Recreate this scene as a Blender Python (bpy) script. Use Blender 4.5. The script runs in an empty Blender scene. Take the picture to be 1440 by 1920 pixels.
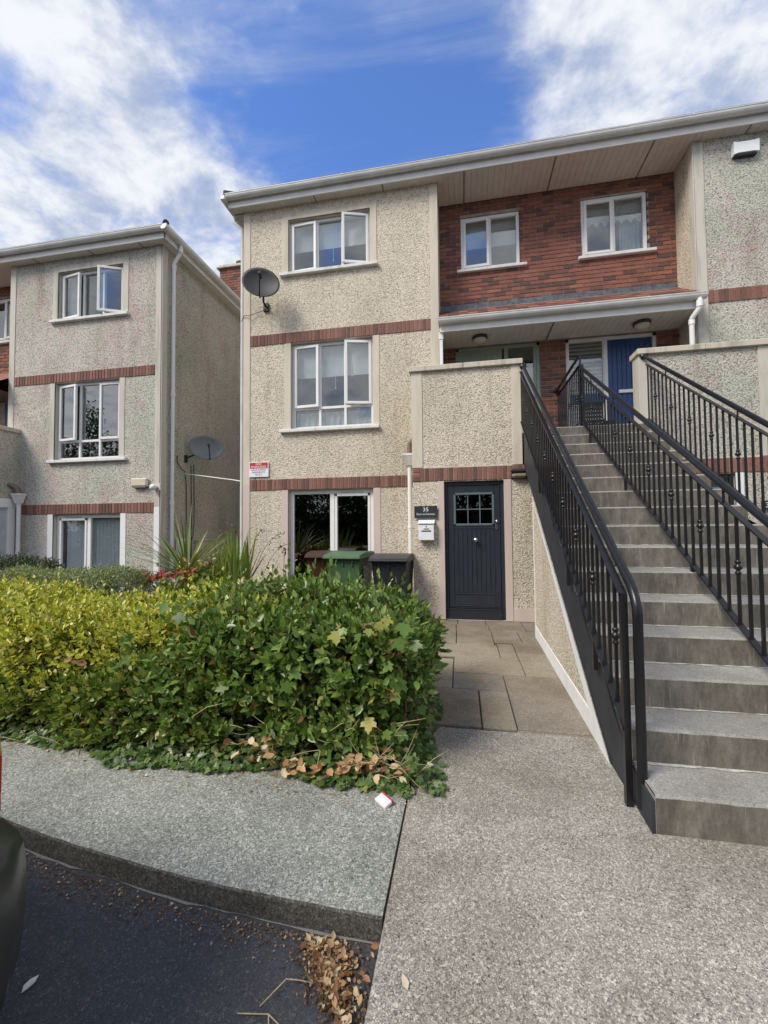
import bpy, bmesh, math, random
import numpy as np
from mathutils import Vector, Matrix

random.seed(7)
RNG = np.random.default_rng(11)
S = bpy.context.scene
COL = S.collection

# ------------------------------------------------------------------ camera
CAM_Z = 1.45
fw = Vector((-0.182958, 0.982471, 0.03574))
rt = Vector((0.982996, 0.183392, -0.009233))
up = Vector((0.015626, -0.033443, 0.999318))
cam_data = bpy.data.cameras.new('camera')
cam_data.sensor_fit = 'HORIZONTAL'
cam_data.sensor_width = 36.0
cam_data.lens = 19.5315
cam_data.clip_start = 0.05
cam_data.clip_end = 2000
cam = bpy.data.objects.new('camera', cam_data)
cam.matrix_world = Matrix(((rt.x, up.x, -fw.x, 0), (rt.y, up.y, -fw.y, 0), (rt.z, up.z, -fw.z, CAM_Z), (0, 0, 0, 1)))
COL.objects.link(cam)
S.camera = cam

# ------------------------------------------------------------------ sky, sun, exposure
SUN_DIR = Vector((-0.60, -0.62, 0.92)).normalized()      # towards the sun
sun_el = math.asin(SUN_DIR.z)
sun_az = math.atan2(SUN_DIR.x, SUN_DIR.y)
W = bpy.data.worlds.new('World')
S.world = W
W.use_nodes = True
nt = W.node_tree
nt.nodes.clear()


def N(tree, typ, **kw):
    n = tree.nodes.new(typ)
    for k, v in kw.items():
        if k.startswith('i_'):
            n.inputs[k[2:].replace('_', ' ')].default_value = v
        else:
            setattr(n, k, v)
    return n


def math_node(tree, op, a, b=None, c=None, clamp=False):
    n = tree.nodes.new('ShaderNodeMath')
    n.operation = op
    n.use_clamp = clamp
    for i, x in enumerate((a, b, c)):
        if x is None:
            continue
        if isinstance(x, (int, float)):
            n.inputs[i].default_value = x
        else:
            tree.links.new(x, n.inputs[i])
    return n.outputs[0]


def smooth(tree, x, a, b, lo=0.0, hi=1.0):
    n = tree.nodes.new('ShaderNodeMapRange')
    n.interpolation_type = 'SMOOTHSTEP'
    n.inputs['From Min'].default_value = a
    n.inputs['From Max'].default_value = b
    n.inputs['To Min'].default_value = lo
    n.inputs['To Max'].default_value = hi
    tree.links.new(x, n.inputs['Value'])
    return n.outputs['Result']


sky = N(nt, 'ShaderNodeTexSky', sky_type='NISHITA', sun_disc=False, sun_elevation=sun_el, sun_rotation=sun_az,
        air_density=1.0, dust_density=0.3, ozone_density=2.5)
tc = N(nt, 'ShaderNodeTexCoord')
sx = N(nt, 'ShaderNodeSeparateXYZ')
nt.links.new(tc.outputs['Generated'], sx.inputs[0])
zc = math_node(nt, 'MAXIMUM', sx.outputs['Z'], 0.0)
den = math_node(nt, 'ADD', zc, 0.25)
px = math_node(nt, 'DIVIDE', sx.outputs['X'], den)
py = math_node(nt, 'DIVIDE', sx.outputs['Y'], den)
cx = N(nt, 'ShaderNodeCombineXYZ')
nt.links.new(px, cx.inputs['X'])
nt.links.new(py, cx.inputs['Y'])
def sky_noise(rot, scl, loc, scale, rough, dist, detail=9.0):
    m_ = N(nt, 'ShaderNodeMapping', vector_type='POINT')
    m_.inputs['Rotation'].default_value = (0, 0, math.radians(rot))
    m_.inputs['Scale'].default_value = scl
    m_.inputs['Location'].default_value = loc
    nt.links.new(cx.outputs[0], m_.inputs['Vector'])
    n_ = N(nt, 'ShaderNodeTexNoise', i_Scale=scale, i_Detail=detail, i_Roughness=rough, i_Distortion=dist)
    nt.links.new(m_.outputs[0], n_.inputs['Vector'])
    return n_.outputs['Fac']
puff = sky_noise(-53, (0.8, 1.25, 1), (0.35, 0.9, 0), 3.4, 0.58, 0.25)
wisp = sky_noise(-56, (0.45, 2.1, 1), (1.3, 0.2, 0), 3.0, 0.62, 0.6)
fine = sky_noise(0, (1, 1, 1), (0, 0, 0), 7.0, 0.6, 0.2)
bx = math_node(nt, 'ADD', px, 0.10)
left_b = math_node(nt, 'MULTIPLY', math_node(nt, 'SUBTRACT', math_node(nt, 'MULTIPLY', bx, -1.0), 0.24), 0.85)
right_b = math_node(nt, 'MULTIPLY', math_node(nt, 'SUBTRACT', bx, 0.20), 2.2)
bias = math_node(nt, 'MINIMUM', math_node(nt, 'MAXIMUM', left_b, right_b), 0.17)
bias = math_node(nt, 'MAXIMUM', bias, -0.16)
bias = math_node(nt, 'ADD', bias, smooth(nt, py, 0.1, -0.5, 0.0, 0.16))
dens = math_node(nt, 'ADD', math_node(nt, 'ADD', math_node(nt, 'MULTIPLY', puff, 0.85), math_node(nt, 'MULTIPLY', fine, 0.15)), bias)
cmask = smooth(nt, dens, 0.45, 0.70)
wd = math_node(nt, 'ADD', wisp, math_node(nt, 'MULTIPLY', bias, 0.5))
cmask = math_node(nt, 'MAXIMUM', cmask, smooth(nt, wd, 0.41, 0.72, 0.0, 0.6))
shade = smooth(nt, math_node(nt, 'ADD', fine, math_node(nt, 'MULTIPLY', dens, 0.5)), 0.66, 0.98)
ccol = N(nt, 'ShaderNodeMixRGB')
ccol.inputs['Color1'].default_value = (1.75, 2.05, 2.75, 1)
ccol.inputs['Color2'].default_value = (3.55, 3.65, 3.85, 1)
nt.links.new(shade, ccol.inputs['Fac'])
skyc = N(nt, 'ShaderNodeMixRGB', blend_type='MULTIPLY')
skyc.inputs['Fac'].default_value = 1.0
skyc.inputs['Color2'].default_value = (0.58, 0.73, 1.02, 1)
nt.links.new(sky.outputs[0], skyc.inputs['Color1'])
mixs = N(nt, 'ShaderNodeMixRGB')
nt.links.new(cmask, mixs.inputs['Fac'])
nt.links.new(skyc.outputs[0], mixs.inputs['Color1'])
nt.links.new(ccol.outputs[0], mixs.inputs['Color2'])
bg = N(nt, 'ShaderNodeBackground', i_Strength=0.10)
nt.links.new(mixs.outputs[0], bg.inputs['Color'])
wo = N(nt, 'ShaderNodeOutputWorld')
nt.links.new(bg.outputs[0], wo.inputs['Surface'])

sd = bpy.data.lights.new('sun', 'SUN')
sd.energy = 1.5
sd.angle = math.radians(24)
sd.color = (1.0, 0.93, 0.82)
so = bpy.data.objects.new('sun', sd)
so.rotation_euler = (-SUN_DIR).to_track_quat('-Z', 'Y').to_euler()
so.location = (0, 0, 30)
COL.objects.link(so)

vs = S.view_settings
vs.view_transform = 'Standard'
vs.look = 'None'
vs.gamma = 1
vs.use_curve_mapping = False
vs.exposure = 1.36
S.cycles.use_denoising = True
S.cycles.max_bounces = 6
S.cycles.transparent_max_bounces = 12


# ------------------------------------------------------------------ helpers
def lin(r, g, b):
    f = lambda c: c / 12.92 if c <= 0.04045 else ((c + 0.055) / 1.055) ** 2.4
    return (f(r / 255), f(g / 255), f(b / 255), 1)


def wloc(o):
    v = Vector((0, 0, 0))
    while o is not None:
        v += o.location
        o = o.parent
    return v


def meta(o, label=None, category=None, group=None, kind=None):
    if label: o['label'] = label
    if category: o['category'] = category
    if group: o['group'] = group
    if kind: o['kind'] = kind
    return o


def thing(name, loc, label, category, group=None):
    o = bpy.data.objects.new(name, None)
    o.empty_display_size = 0.1
    o.location = loc
    COL.objects.link(o)
    return meta(o, label, category, group)


class MB:
    """collects geometry in world coordinates"""

    def __init__(self):
        self.v, self.f, self.m, self.s = [], [], [], []
        self.xf = None

    def add(self, verts, faces, mat=0, smooth=False):
        o = len(self.v)
        for p in verts:
            p = Vector(p)
            if self.xf is not None:
                p = self.xf @ p
            self.v.append(tuple(p))
        for f in faces:
            self.f.append([i + o for i in f])
            self.m.append(mat)
            self.s.append(smooth)
        return self

    def box(self, x0, x1, y0, y1, z0, z1, mat=0, ch=0.0):
        if x0 > x1: x0, x1 = x1, x0
        if y0 > y1: y0, y1 = y1, y0
        if z0 > z1: z0, z1 = z1, z0
        if ch <= 0:
            v = [(x0, y0, z0), (x1, y0, z0), (x1, y1, z0), (x0, y1, z0), (x0, y0, z1), (x1, y0, z1), (x1, y1, z1), (x0, y1, z1)]
            f = [(0, 3, 2, 1), (4, 5, 6, 7), (0, 1, 5, 4), (1, 2, 6, 5), (2, 3, 7, 6), (3, 0, 4, 7)]
            return self.add(v, f, mat)
        bm = bmesh.new()
        bmesh.ops.create_cube(bm, size=1)
        for q in bm.verts:
            q.co = Vector((x0 if q.co.x < 0 else x1, y0 if q.co.y < 0 else y1, z0 if q.co.z < 0 else z1))
        bmesh.ops.bevel(bm, geom=bm.edges[:], offset=ch, segments=1, affect='EDGES', profile=0.5)
        bm.verts.index_update()
        self.add([q.co.copy() for q in bm.verts], [[q.index for q in f.verts] for f in bm.faces], mat)
        bm.free()
        return self

    def quad(self, a, b, c, d, mat=0):
        return self.add([a, b, c, d], [(0, 1, 2, 3)], mat)

    def prism(self, pts, axis, a0, a1, mat=0, smooth=False):
        """pts: outline in the two other axes (ordered x<y<z), extruded along axis"""
        n = len(pts)
        def mk(p, a):
            if axis == 0: return (a, p[0], p[1])
            if axis == 1: return (p[0], a, p[1])
            return (p[0], p[1], a)
        v = [mk(p, a0) for p in pts] + [mk(p, a1) for p in pts]
        f = [list(range(n))[::-1], list(range(n, 2 * n))]
        self.add(v, f, mat)
        return self.add(v, [(i, (i + 1) % n, n + (i + 1) % n, n + i) for i in range(n)], mat, smooth)

    def tube(self, path, r, n=8, mat=0, cap=True, smooth=True):
        path = [Vector(p) for p in path]
        rs = r if isinstance(r, (list, tuple)) else [r] * len(path)
        rings = []
        prev = None
        for i, p in enumerate(path):
            t = (path[min(i + 1, len(path) - 1)] - path[max(i - 1, 0)]).normalized()
            if prev is None:
                a = Vector((0, 0, 1)) if abs(t.z) < 0.9 else Vector((1, 0, 0))
            else:
                a = prev
            b = t.cross(a).normalized()
            a = b.cross(t).normalized()
            prev = a
            k = 1.0
            if 0 < i < len(path) - 1:
                c = (path[i] - path[i - 1]).normalized().dot(t)
                k = 1 / max(0.5, c)
            rings.append([p + (a * math.cos(2 * math.pi * j / n) + b * math.sin(2 * math.pi * j / n)) * rs[i] for j in range(n)])
        v = [q for rg in rings for q in rg]
        f = []
        for i in range(len(path) - 1):
            for j in range(n):
                f.append((i * n + j, i * n + (j + 1) % n, (i + 1) * n + (j + 1) % n, (i + 1) * n + j))
        self.add(v, f, mat, smooth)
        if cap:
            L = (len(path) - 1) * n
            self.add(v, [list(range(n))[::-1], [L + j for j in range(n)]], mat)
        return self

    def lathe(self, prof, origin, axis=(0, 0, 1), n=16, mat=0, sx=1.0):
        """prof: (radius, height along axis)"""
        ax = Vector(axis).normalized()
        a = Vector((0, 0, 1)) if abs(ax.z) < 0.9 else Vector((1, 0, 0))
        b = ax.cross(a).normalized()
        a = b.cross(ax).normalized()
        o = Vector(origin)
        v = []
        for r, h in prof:
            for j in range(n):
                t = 2 * math.pi * j / n
                v.append(o + ax * h + (a * math.cos(t) + b * math.sin(t) * sx) * r)
        f = []
        for i in range(len(prof) - 1):
            for j in range(n):
                f.append((i * n + j, i * n + (j + 1) % n, (i + 1) * n + (j + 1) % n, (i + 1) * n + j))
        return self.add(v, f, mat, True)

    def build(self, name, mats, parent=None, fix=True):
        me = bpy.data.meshes.new(name)
        me.from_pydata(self.v, [], self.f)
        mats = mats if isinstance(mats, (list, tuple)) else [mats]
        for m in mats:
            me.materials.append(m)
        me.polygons.foreach_set('material_index', self.m)
        me.polygons.foreach_set('use_smooth', self.s)
        if fix:
            bm = bmesh.new()
            bm.from_mesh(me)
            bmesh.ops.recalc_face_normals(bm, faces=bm.faces[:])
            bm.to_mesh(me)
            bm.free()
        me.update()
        o = bpy.data.objects.new(name, me)
        if parent is not None:
            o.parent = parent
            o.location = -wloc(parent)
        COL.objects.link(o)
        return o


def inst(name, mesh, parent, loc, rot=None, scale=None, M=None):
    """an object sharing a mesh, placed at a world location"""
    o = bpy.data.objects.new(name, mesh)
    o.parent = parent
    off = wloc(parent) if parent is not None else Vector((0, 0, 0))
    if M is not None:
        o.matrix_basis = Matrix.Translation(-off) @ M
    else:
        o.location = Vector(loc) - off
        if rot: o.rotation_euler = rot
        if scale: o.scale = scale
    COL.objects.link(o)
    return o


def struct(mb, name, mats, label=None):
    o = mb.build(name, mats)
    o['kind'] = 'structure'
    return o


# ------------------------------------------------------------------ materials
def new_mat(name):
    m = bpy.data.materials.new(name)
    m.use_nodes = True
    t = m.node_tree
    p = t.nodes['Principled BSDF']
    return m, t, p


def pos_node(t, scale=None, rot=None):
    g = t.nodes.new('ShaderNodeNewGeometry')
    out = g.outputs['Position']
    if scale or rot:
        mpn = t.nodes.new('ShaderNodeMapping')
        if scale: mpn.inputs['Scale'].default_value = scale
        if rot: mpn.inputs['Rotation'].default_value = rot
        t.links.new(out, mpn.inputs['Vector'])
        out = mpn.outputs[0]
    return out


def noise(t, vec, scale, detail=4, rough=0.55, dist=0.0):
    n = N(t, 'ShaderNodeTexNoise', i_Scale=scale, i_Detail=detail, i_Roughness=rough, i_Distortion=dist)
    t.links.new(vec, n.inputs['Vector'])
    return n.outputs['Fac']


def voro(t, vec, scale, out='Color', feature='F1', rnd=1.0):
    n = N(t, 'ShaderNodeTexVoronoi', feature=feature, i_Scale=scale, i_Randomness=rnd)
    t.links.new(vec, n.inputs['Vector'])
    return n.outputs[out]


def ramp(t, fac, stops, interp='LINEAR'):
    r = t.nodes.new('ShaderNodeValToRGB')
    r.color_ramp.interpolation = interp
    e = r.color_ramp.elements
    while len(e) < len(stops):
        e.new(0.5)
    for i, (p, c) in enumerate(stops):
        e[i].position = p
        e[i].color = c if len(c) == 4 else (*c, 1)
    t.links.new(fac, r.inputs['Fac'])
    return r.outputs['Color']


def mixc(t, fac, a, b, mode='MIX'):
    m = t.nodes.new('ShaderNodeMixRGB')
    m.blend_type = mode
    for inp, x in (('Fac', fac), ('Color1', a), ('Color2', b)):
        if isinstance(x, (int, float)):
            m.inputs[inp].default_value = x
        elif isinstance(x, tuple):
            m.inputs[inp].default_value = x if len(x) == 4 else (*x, 1)
        else:
            t.links.new(x, m.inputs[inp])
    return m.outputs[0]


def bump(t, p, h, strength=0.5, dist=0.01):
    b = N(t, 'ShaderNodeBump', i_Strength=strength, i_Distance=dist)
    t.links.new(h, b.inputs['Height'])
    t.links.new(b.outputs[0], p.inputs['Normal'])


def plain(name, c, rough=0.5, metal=0.0, var=0.12, scale=6.0, bumps=0.0, bscale=60, spec=None, coat=0.0):
    m, t, p = new_mat(name)
    v = pos_node(t)
    n = noise(t, v, scale, 5, 0.6)
    lo = tuple(x * (1 - var) for x in c[:3])
    hi = tuple(min(1, x * (1 + var)) for x in c[:3])
    t.links.new(ramp(t, n, [(0.3, lo), (0.7, hi)]), p.inputs['Base Color'])
    p.inputs['Roughness'].default_value = rough
    p.inputs['Metallic'].default_value = metal
    if spec is not None: p.inputs['Specular IOR Level'].default_value = spec
    if coat: p.inputs['Coat Weight'].default_value = coat
    if bumps: bump(t, p, noise(t, v, bscale, 3), bumps, 0.004)
    return m


def dash_mat(name, light, dark, grime, amount=0.45, mott=None):
    m, t, p = new_mat(name)
    v = pos_node(t)
    a = noise(t, v, 46, 5, 0.62, 0.15)
    vo = voro(t, v, 44, 'Distance')
    h = math_node(t, 'SUBTRACT', a, math_node(t, 'MULTIPLY', vo, 0.22))
    base = ramp(t, h, [(0.22, dark), (0.32, tuple(0.5 * (x + y) for x, y in zip(light[:3], dark[:3]))), (0.40, light)])
    cell = voro(t, v, 46, 'Color')
    sepn = t.nodes.new('ShaderNodeSeparateColor')
    t.links.new(cell, sepn.inputs[0])
    base = mixc(t, smooth(t, sepn.outputs[0], 0.84, 0.97, 0, 0.3), base, (dark[0], dark[1], dark[2], 1))
    if mott:
        mv = noise(t, v, 0.9, 5, 0.6, 0.4)
        base = mixc(t, smooth(t, mv, 0.45, 0.62, 0, 0.6), base, mott[0], 'MULTIPLY')
        mv2 = noise(t, pos_node(t, (1.3, 1.3, 1.3)), 1.4, 4, 0.6)
        base = mixc(t, smooth(t, mv2, 0.50, 0.66, 0, 0.6), base, mott[1], 'MULTIPLY')
    big = noise(t, pos_node(t, (1.0, 1.0, 0.45)), 1.1, 5, 0.62)
    base = mixc(t, smooth(t, big, 0.42, 0.72, 0, amount), base, grime, 'MULTIPLY')
    fn = noise(t, v, 84, 3, 0.6)
    base = mixc(t, 1.0, base, ramp(t, fn, [(0.33, (0.64, 0.62, 0.59)), (0.46, (0.98, 0.98, 0.97)), (0.64, (1.12, 1.12, 1.11))]), 'MULTIPLY')
    run = noise(t, pos_node(t, (4.5, 4.5, 0.42)), 1.0, 5, 0.65)
    base = mixc(t, smooth(t, run, 0.50, 0.72, 0, 0.55), base, (0.70, 0.68, 0.64, 1), 'MULTIPLY')
    t.links.new(base, p.inputs['Base Color'])
    p.inputs['Roughness'].default_value = 0.92
    bump(t, p, math_node(t, 'ADD', h, math_node(t, 'MULTIPLY', fn, 0.35)), 1.0, 0.025)
    return m


def render_band(name, c, dirt=(0.62, 0.6, 0.52, 1), amt=0.5):
    m, t, p = new_mat(name)
    v = pos_node(t)
    s1 = noise(t, pos_node(t, (7, 7, 0.9)), 1.0, 5, 0.6)
    base = mixc(t, smooth(t, s1, 0.45, 0.75, 0, amt), c, dirt, 'MULTIPLY')
    base = mixc(t, 0.2, base, ramp(t, noise(t, v, 40, 4), [(0.3, (0.7, 0.7, 0.7)), (0.7, (1, 1, 1))]), 'MULTIPLY')
    t.links.new(base, p.inputs['Base Color'])
    p.inputs['Roughness'].default_value = 0.85
    bump(t, p, noise(t, v, 90, 4), 0.25, 0.004)
    return m


def island_random(t):
    g = t.nodes.new('ShaderNodeNewGeometry')
    oi = t.nodes.new('ShaderNodeObjectInfo')
    return math_node(t, 'FRACT', math_node(t, 'ADD', g.outputs['Random Per Island'], oi.outputs['Random']))


def brick_mat(name, cols, rough=0.85):
    m, t, p = new_mat(name)
    v = pos_node(t)
    r = island_random(t)
    k = len(cols)
    base = ramp(t, r, [(i / k, c) for i, c in enumerate(cols)], 'CONSTANT')
    n = noise(t, v, 26, 5, 0.65)
    base = mixc(t, 0.5, base, ramp(t, n, [(0.3, (0.5, 0.47, 0.46)), (0.6, (1.05, 1.05, 1.05))]), 'MULTIPLY')
    pale = noise(t, v, 7, 5, 0.7)
    base = mixc(t, smooth(t, pale, 0.62, 0.8, 0, 0.25), base, (0.42, 0.36, 0.33, 1))
    t.links.new(base, p.inputs['Base Color'])
    p.inputs['Roughness'].default_value = rough
    bump(t, p, n, 0.5, 0.006)
    return m


def leaf_mat(name, cols, rough=0.38, trans=0.3, spec=0.5):
    m, t, p = new_mat(name)
    r = island_random(t)
    base = ramp(t, r, cols)
    v = pos_node(t)
    base = mixc(t, 0.35, base, ramp(t, noise(t, v, 60, 2), [(0.3, (0.7, 0.72, 0.6)), (0.7, (1.2, 1.15, 1.1))]), 'MULTIPLY')
    t.links.new(base, p.inputs['Base Color'])
    p.inputs['Roughness'].default_value = rough
    p.inputs['Specular IOR Level'].default_value = spec
    tr = t.nodes.new('ShaderNodeBsdfTranslucent')
    t.links.new(mixc(t, 1.0, base, (1.25, 1.35, 0.55, 1), 'MULTIPLY'), tr.inputs['Color'])
    mx = t.nodes.new('ShaderNodeMixShader')
    mx.inputs[0].default_value = trans
    t.links.new(p.outputs[0], mx.inputs[1])
    t.links.new(tr.outputs[0], mx.inputs[2])
    t.links.new(mx.outputs[0], t.nodes['Material Output'].inputs['Surface'])
    return m


def glass_mat(name, tint=(0.86, 0.9, 0.9), refl=0.06, k=1.0):
    m, t, p = new_mat(name)
    t.nodes.remove(p)
    tr = t.nodes.new('ShaderNodeBsdfTransparent')
    tr.inputs[0].default_value = (*tint, 1)
    gl = t.nodes.new('ShaderNodeBsdfGlossy')
    gl.inputs['Roughness'].default_value = 0.01
    lw = t.nodes.new('ShaderNodeLayerWeight')
    lw.inputs[0].default_value = 0.5
    f = math_node(t, 'POWER', lw.outputs['Facing'], 4.0)
    f = math_node(t, 'ADD', math_node(t, 'MULTIPLY', f, (1 - refl) * k), refl, clamp=True)
    v = pos_node(t)
    b = N(t, 'ShaderNodeBump', i_Strength=0.06, i_Distance=0.02)
    t.links.new(noise(t, v, 1.6, 2), b.inputs['Height'])
    t.links.new(b.outputs[0], gl.inputs['Normal'])
    mx = t.nodes.new('ShaderNodeMixShader')
    t.links.new(f, mx.inputs[0])
    t.links.new(tr.outputs[0], mx.inputs[1])
    t.links.new(gl.outputs[0], mx.inputs[2])
    t.links.new(mx.outputs[0], t.nodes['Material Output'].inputs['Surface'])
    return m


def aggregate_mat(name, cols, scale, stain, stain_amt=0.5, bstr=0.5, fine=2.3):
    m, t, p = new_mat(name)
    v = pos_node(t)
    wv = t.nodes.new('ShaderNodeVectorMath')
    wv.operation = 'ADD'
    t.links.new(v, wv.inputs[0])
    nn = N(t, 'ShaderNodeTexNoise', i_Scale=scale * 1.2, i_Detail=2.0)
    t.links.new(v, nn.inputs['Vector'])
    sc = t.nodes.new('ShaderNodeVectorMath')
    sc.operation = 'SCALE'
    sc.inputs['Scale'].default_value = 0.6 / scale
    t.links.new(nn.outputs['Color'], sc.inputs[0])
    t.links.new(sc.outputs[0], wv.inputs[1])
    c1 = voro(t, wv.outputs[0], scale, 'Color')
    s1 = t.nodes.new('ShaderNodeSeparateColor')
    t.links.new(c1, s1.inputs[0])
    c2 = voro(t, wv.outputs[0], scale * fine, 'Color')
    s2 = t.nodes.new('ShaderNodeSeparateColor')
    t.links.new(c2, s2.inputs[0])
    k = len(cols)
    base1 = ramp(t, s1.outputs[0], [(i / max(1, k - 1), c) for i, c in enumerate(cols)])
    base2 = ramp(t, s2.outputs[1], [(i / max(1, k - 1), c) for i, c in enumerate(cols)])
    base = mixc(t, smooth(t, s2.outputs[0], 0.44, 0.52), base1, base2)
    big = noise(t, v, 1.1, 6, 0.65, 0.3)
    base = mixc(t, smooth(t, big, 0.38, 0.66, 0, stain_amt), base, stain, 'MULTIPLY')
    mid = noise(t, v, 5.0, 5, 0.7)
    base = mixc(t, smooth(t, mid, 0.45, 0.7, 0, stain_amt * 0.4), base, stain, 'MULTIPLY')
    t.links.new(base, p.inputs['Base Color'])
    p.inputs['Roughness'].default_value = 0.9
    hh = math_node(t, 'ADD', s1.outputs[1], math_node(t, 'MULTIPLY', s2.outputs[2], 0.6))
    bump(t, p, hh, bstr, 0.004)
    return m


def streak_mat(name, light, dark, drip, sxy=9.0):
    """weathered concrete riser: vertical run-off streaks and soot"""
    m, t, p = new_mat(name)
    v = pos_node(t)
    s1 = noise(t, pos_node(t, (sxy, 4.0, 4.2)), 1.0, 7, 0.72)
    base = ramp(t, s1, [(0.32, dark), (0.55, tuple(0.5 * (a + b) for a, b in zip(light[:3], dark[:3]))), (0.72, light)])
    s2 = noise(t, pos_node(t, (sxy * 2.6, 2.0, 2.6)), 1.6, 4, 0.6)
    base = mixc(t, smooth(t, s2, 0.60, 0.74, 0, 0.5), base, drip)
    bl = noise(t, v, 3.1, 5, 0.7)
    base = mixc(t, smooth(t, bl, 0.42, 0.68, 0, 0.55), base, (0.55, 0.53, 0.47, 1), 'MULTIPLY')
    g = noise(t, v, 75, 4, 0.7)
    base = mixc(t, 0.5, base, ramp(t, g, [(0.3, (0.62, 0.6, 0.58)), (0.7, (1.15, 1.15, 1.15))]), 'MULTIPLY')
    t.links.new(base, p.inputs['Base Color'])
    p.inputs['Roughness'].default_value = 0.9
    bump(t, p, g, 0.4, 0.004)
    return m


CREAM_L, CREAM_D = (0.79, 0.705, 0.58), (0.36, 0.318, 0.255)
M_DASH = dash_mat('pebble_dash_cream', CREAM_L, CREAM_D, (0.74, 0.75, 0.70, 1), 0.6)
M_DASH_LEFT = dash_mat('pebble_dash_weathered', (0.66, 0.62, 0.555), (0.26, 0.24, 0.21), (0.72, 0.73, 0.69, 1), 0.6,
                       ((0.80, 0.94, 0.87, 1), (0.98, 0.78, 0.85, 1)))
M_BAND = render_band('smooth_render_cream', (0.63, 0.57, 0.47, 1))
M_BAND_LEFT = render_band('smooth_render_grey', (0.56, 0.53, 0.46, 1), (0.52, 0.53, 0.5, 1), 0.7)
M_PINK = render_band('smooth_render_pinkish', (0.60, 0.495, 0.445, 1), (0.8, 0.74, 0.7, 1), 0.4)
M_WHITEPAINT = render_band('white_masonry_paint', (0.80, 0.81, 0.82, 1), (0.7, 0.7, 0.68, 1), 0.3)
M_CAP = render_band('weathered_coping_concrete', (0.56, 0.505, 0.42, 1), (0.45, 0.43, 0.38, 1), 0.8)
BR = [lin(144, 92, 77), lin(136, 87, 74), lin(152, 99, 82), lin(118, 80, 70), lin(140, 90, 76), lin(96, 72, 66), lin(146, 94, 77), lin(130, 85, 73), lin(110, 77, 69), lin(138, 88, 73)]
M_BRICK = brick_mat('red_brick', BR)
M_SOLDIER = brick_mat('soldier_brick', [lin(136, 94, 82), lin(126, 87, 76), lin(144, 103, 91), lin(114, 80, 71), lin(130, 90, 79), lin(104, 76, 68), lin(138, 92, 79)])
M_MORTAR = plain('mortar', (0.35, 0.29, 0.24, 1), 0.95, var=0.25, bumps=0.5)
M_UPVC = plain('white_upvc', (0.80, 0.80, 0.79, 1), 0.3, var=0.03)
M_SILL = render_band('painted_concrete_sill', (0.74, 0.73, 0.70, 1), (0.6, 0.58, 0.52, 1), 0.6)
M_GUTTER = plain('grey_white_gutter', (0.60, 0.61, 0.585, 1), 0.35, var=0.14, scale=3)
M_FASCIA = plain('white_fascia', (0.72, 0.715, 0.69, 1), 0.4, var=0.06)
M_SOFFIT = plain('cream_soffit_board', (0.66, 0.61, 0.55, 1), 0.5, var=0.06)
M_TRIM = plain('taupe_joint_trim', (0.20, 0.165, 0.135, 1), 0.6)
M_GLASS = glass_mat('window_glass', refl=0.16)
M_GLASS_REFL = glass_mat('window_glass_reflective', (0.62, 0.66, 0.68), refl=0.30)
M_GLASS_DARK = glass_mat('window_glass_dark', (0.60, 0.65, 0.65), refl=0.13)
M_GLASS_CLEAR = glass_mat('window_glass_clear', (0.92, 0.95, 0.95), refl=0.07)
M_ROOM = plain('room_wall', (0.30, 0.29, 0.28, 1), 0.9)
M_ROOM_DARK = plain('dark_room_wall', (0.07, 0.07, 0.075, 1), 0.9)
M_BLIND = plain('white_roller_blind', (0.72, 0.72, 0.72, 1), 0.8, var=0.03)
M_CURTAIN = plain('net_curtain', (0.62, 0.63, 0.66, 1), 0.9, var=0.15, scale=9)
M_BLIND_GREY = plain('grey_vertical_blind', (0.72, 0.75, 0.76, 1), 0.8, var=0.05)
M_TILE = brick_mat('clay_roof_tile', [lin(142, 94, 78), lin(152, 104, 86), lin(124, 82, 70), lin(100, 74, 66)])
M_SLATE = plain('dark_concrete_roof_tile', (0.07, 0.06, 0.055, 1), 0.9, var=0.3)
M_LEAD = plain('lead_flashing', (0.10, 0.105, 0.12, 1), 0.6, var=0.5, scale=14, bumps=0.6, bscale=30)
M_BLACK = plain('black_gloss_paint', (0.010, 0.010, 0.012, 1), 0.30, var=0.2, spec=0.4)
M_STRINGER = plain('charcoal_masonry_paint', (0.026, 0.030, 0.038, 1), 0.6, var=0.3, bumps=0.2)
M_DOOR = plain('charcoal_door_paint', (0.020, 0.026, 0.036, 1), 0.4, var=0.15)
M_DOORFRAME = plain('charcoal_frame_paint', (0.017, 0.022, 0.030, 1), 0.45, var=0.1)
M_MUNTIN = plain('grey_glazing_bar', (0.11, 0.14, 0.16, 1), 0.4)
M_CHROME = plain('polished_chrome', (0.75, 0.76, 0.78, 1), 0.18, 1.0, var=0.03)
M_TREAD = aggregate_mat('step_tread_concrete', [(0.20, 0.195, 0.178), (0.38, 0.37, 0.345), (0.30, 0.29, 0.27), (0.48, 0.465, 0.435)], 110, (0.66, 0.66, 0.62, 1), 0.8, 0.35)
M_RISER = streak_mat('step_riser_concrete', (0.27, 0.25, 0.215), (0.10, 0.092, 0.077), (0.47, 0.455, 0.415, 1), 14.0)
M_GRIT = plain('pale_grit', (0.42, 0.41, 0.38, 1), 0.95, var=0.35, scale=22)
M_APRON = aggregate_mat('exposed_aggregate_concrete', [(0.070, 0.065, 0.057), (0.42, 0.388, 0.333), (0.215, 0.198, 0.17), (0.76, 0.71, 0.61), (0.165, 0.154, 0.135), (0.51, 0.47, 0.40)], 125, (0.62, 0.60, 0.56, 1), 0.8, 0.9)
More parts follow.
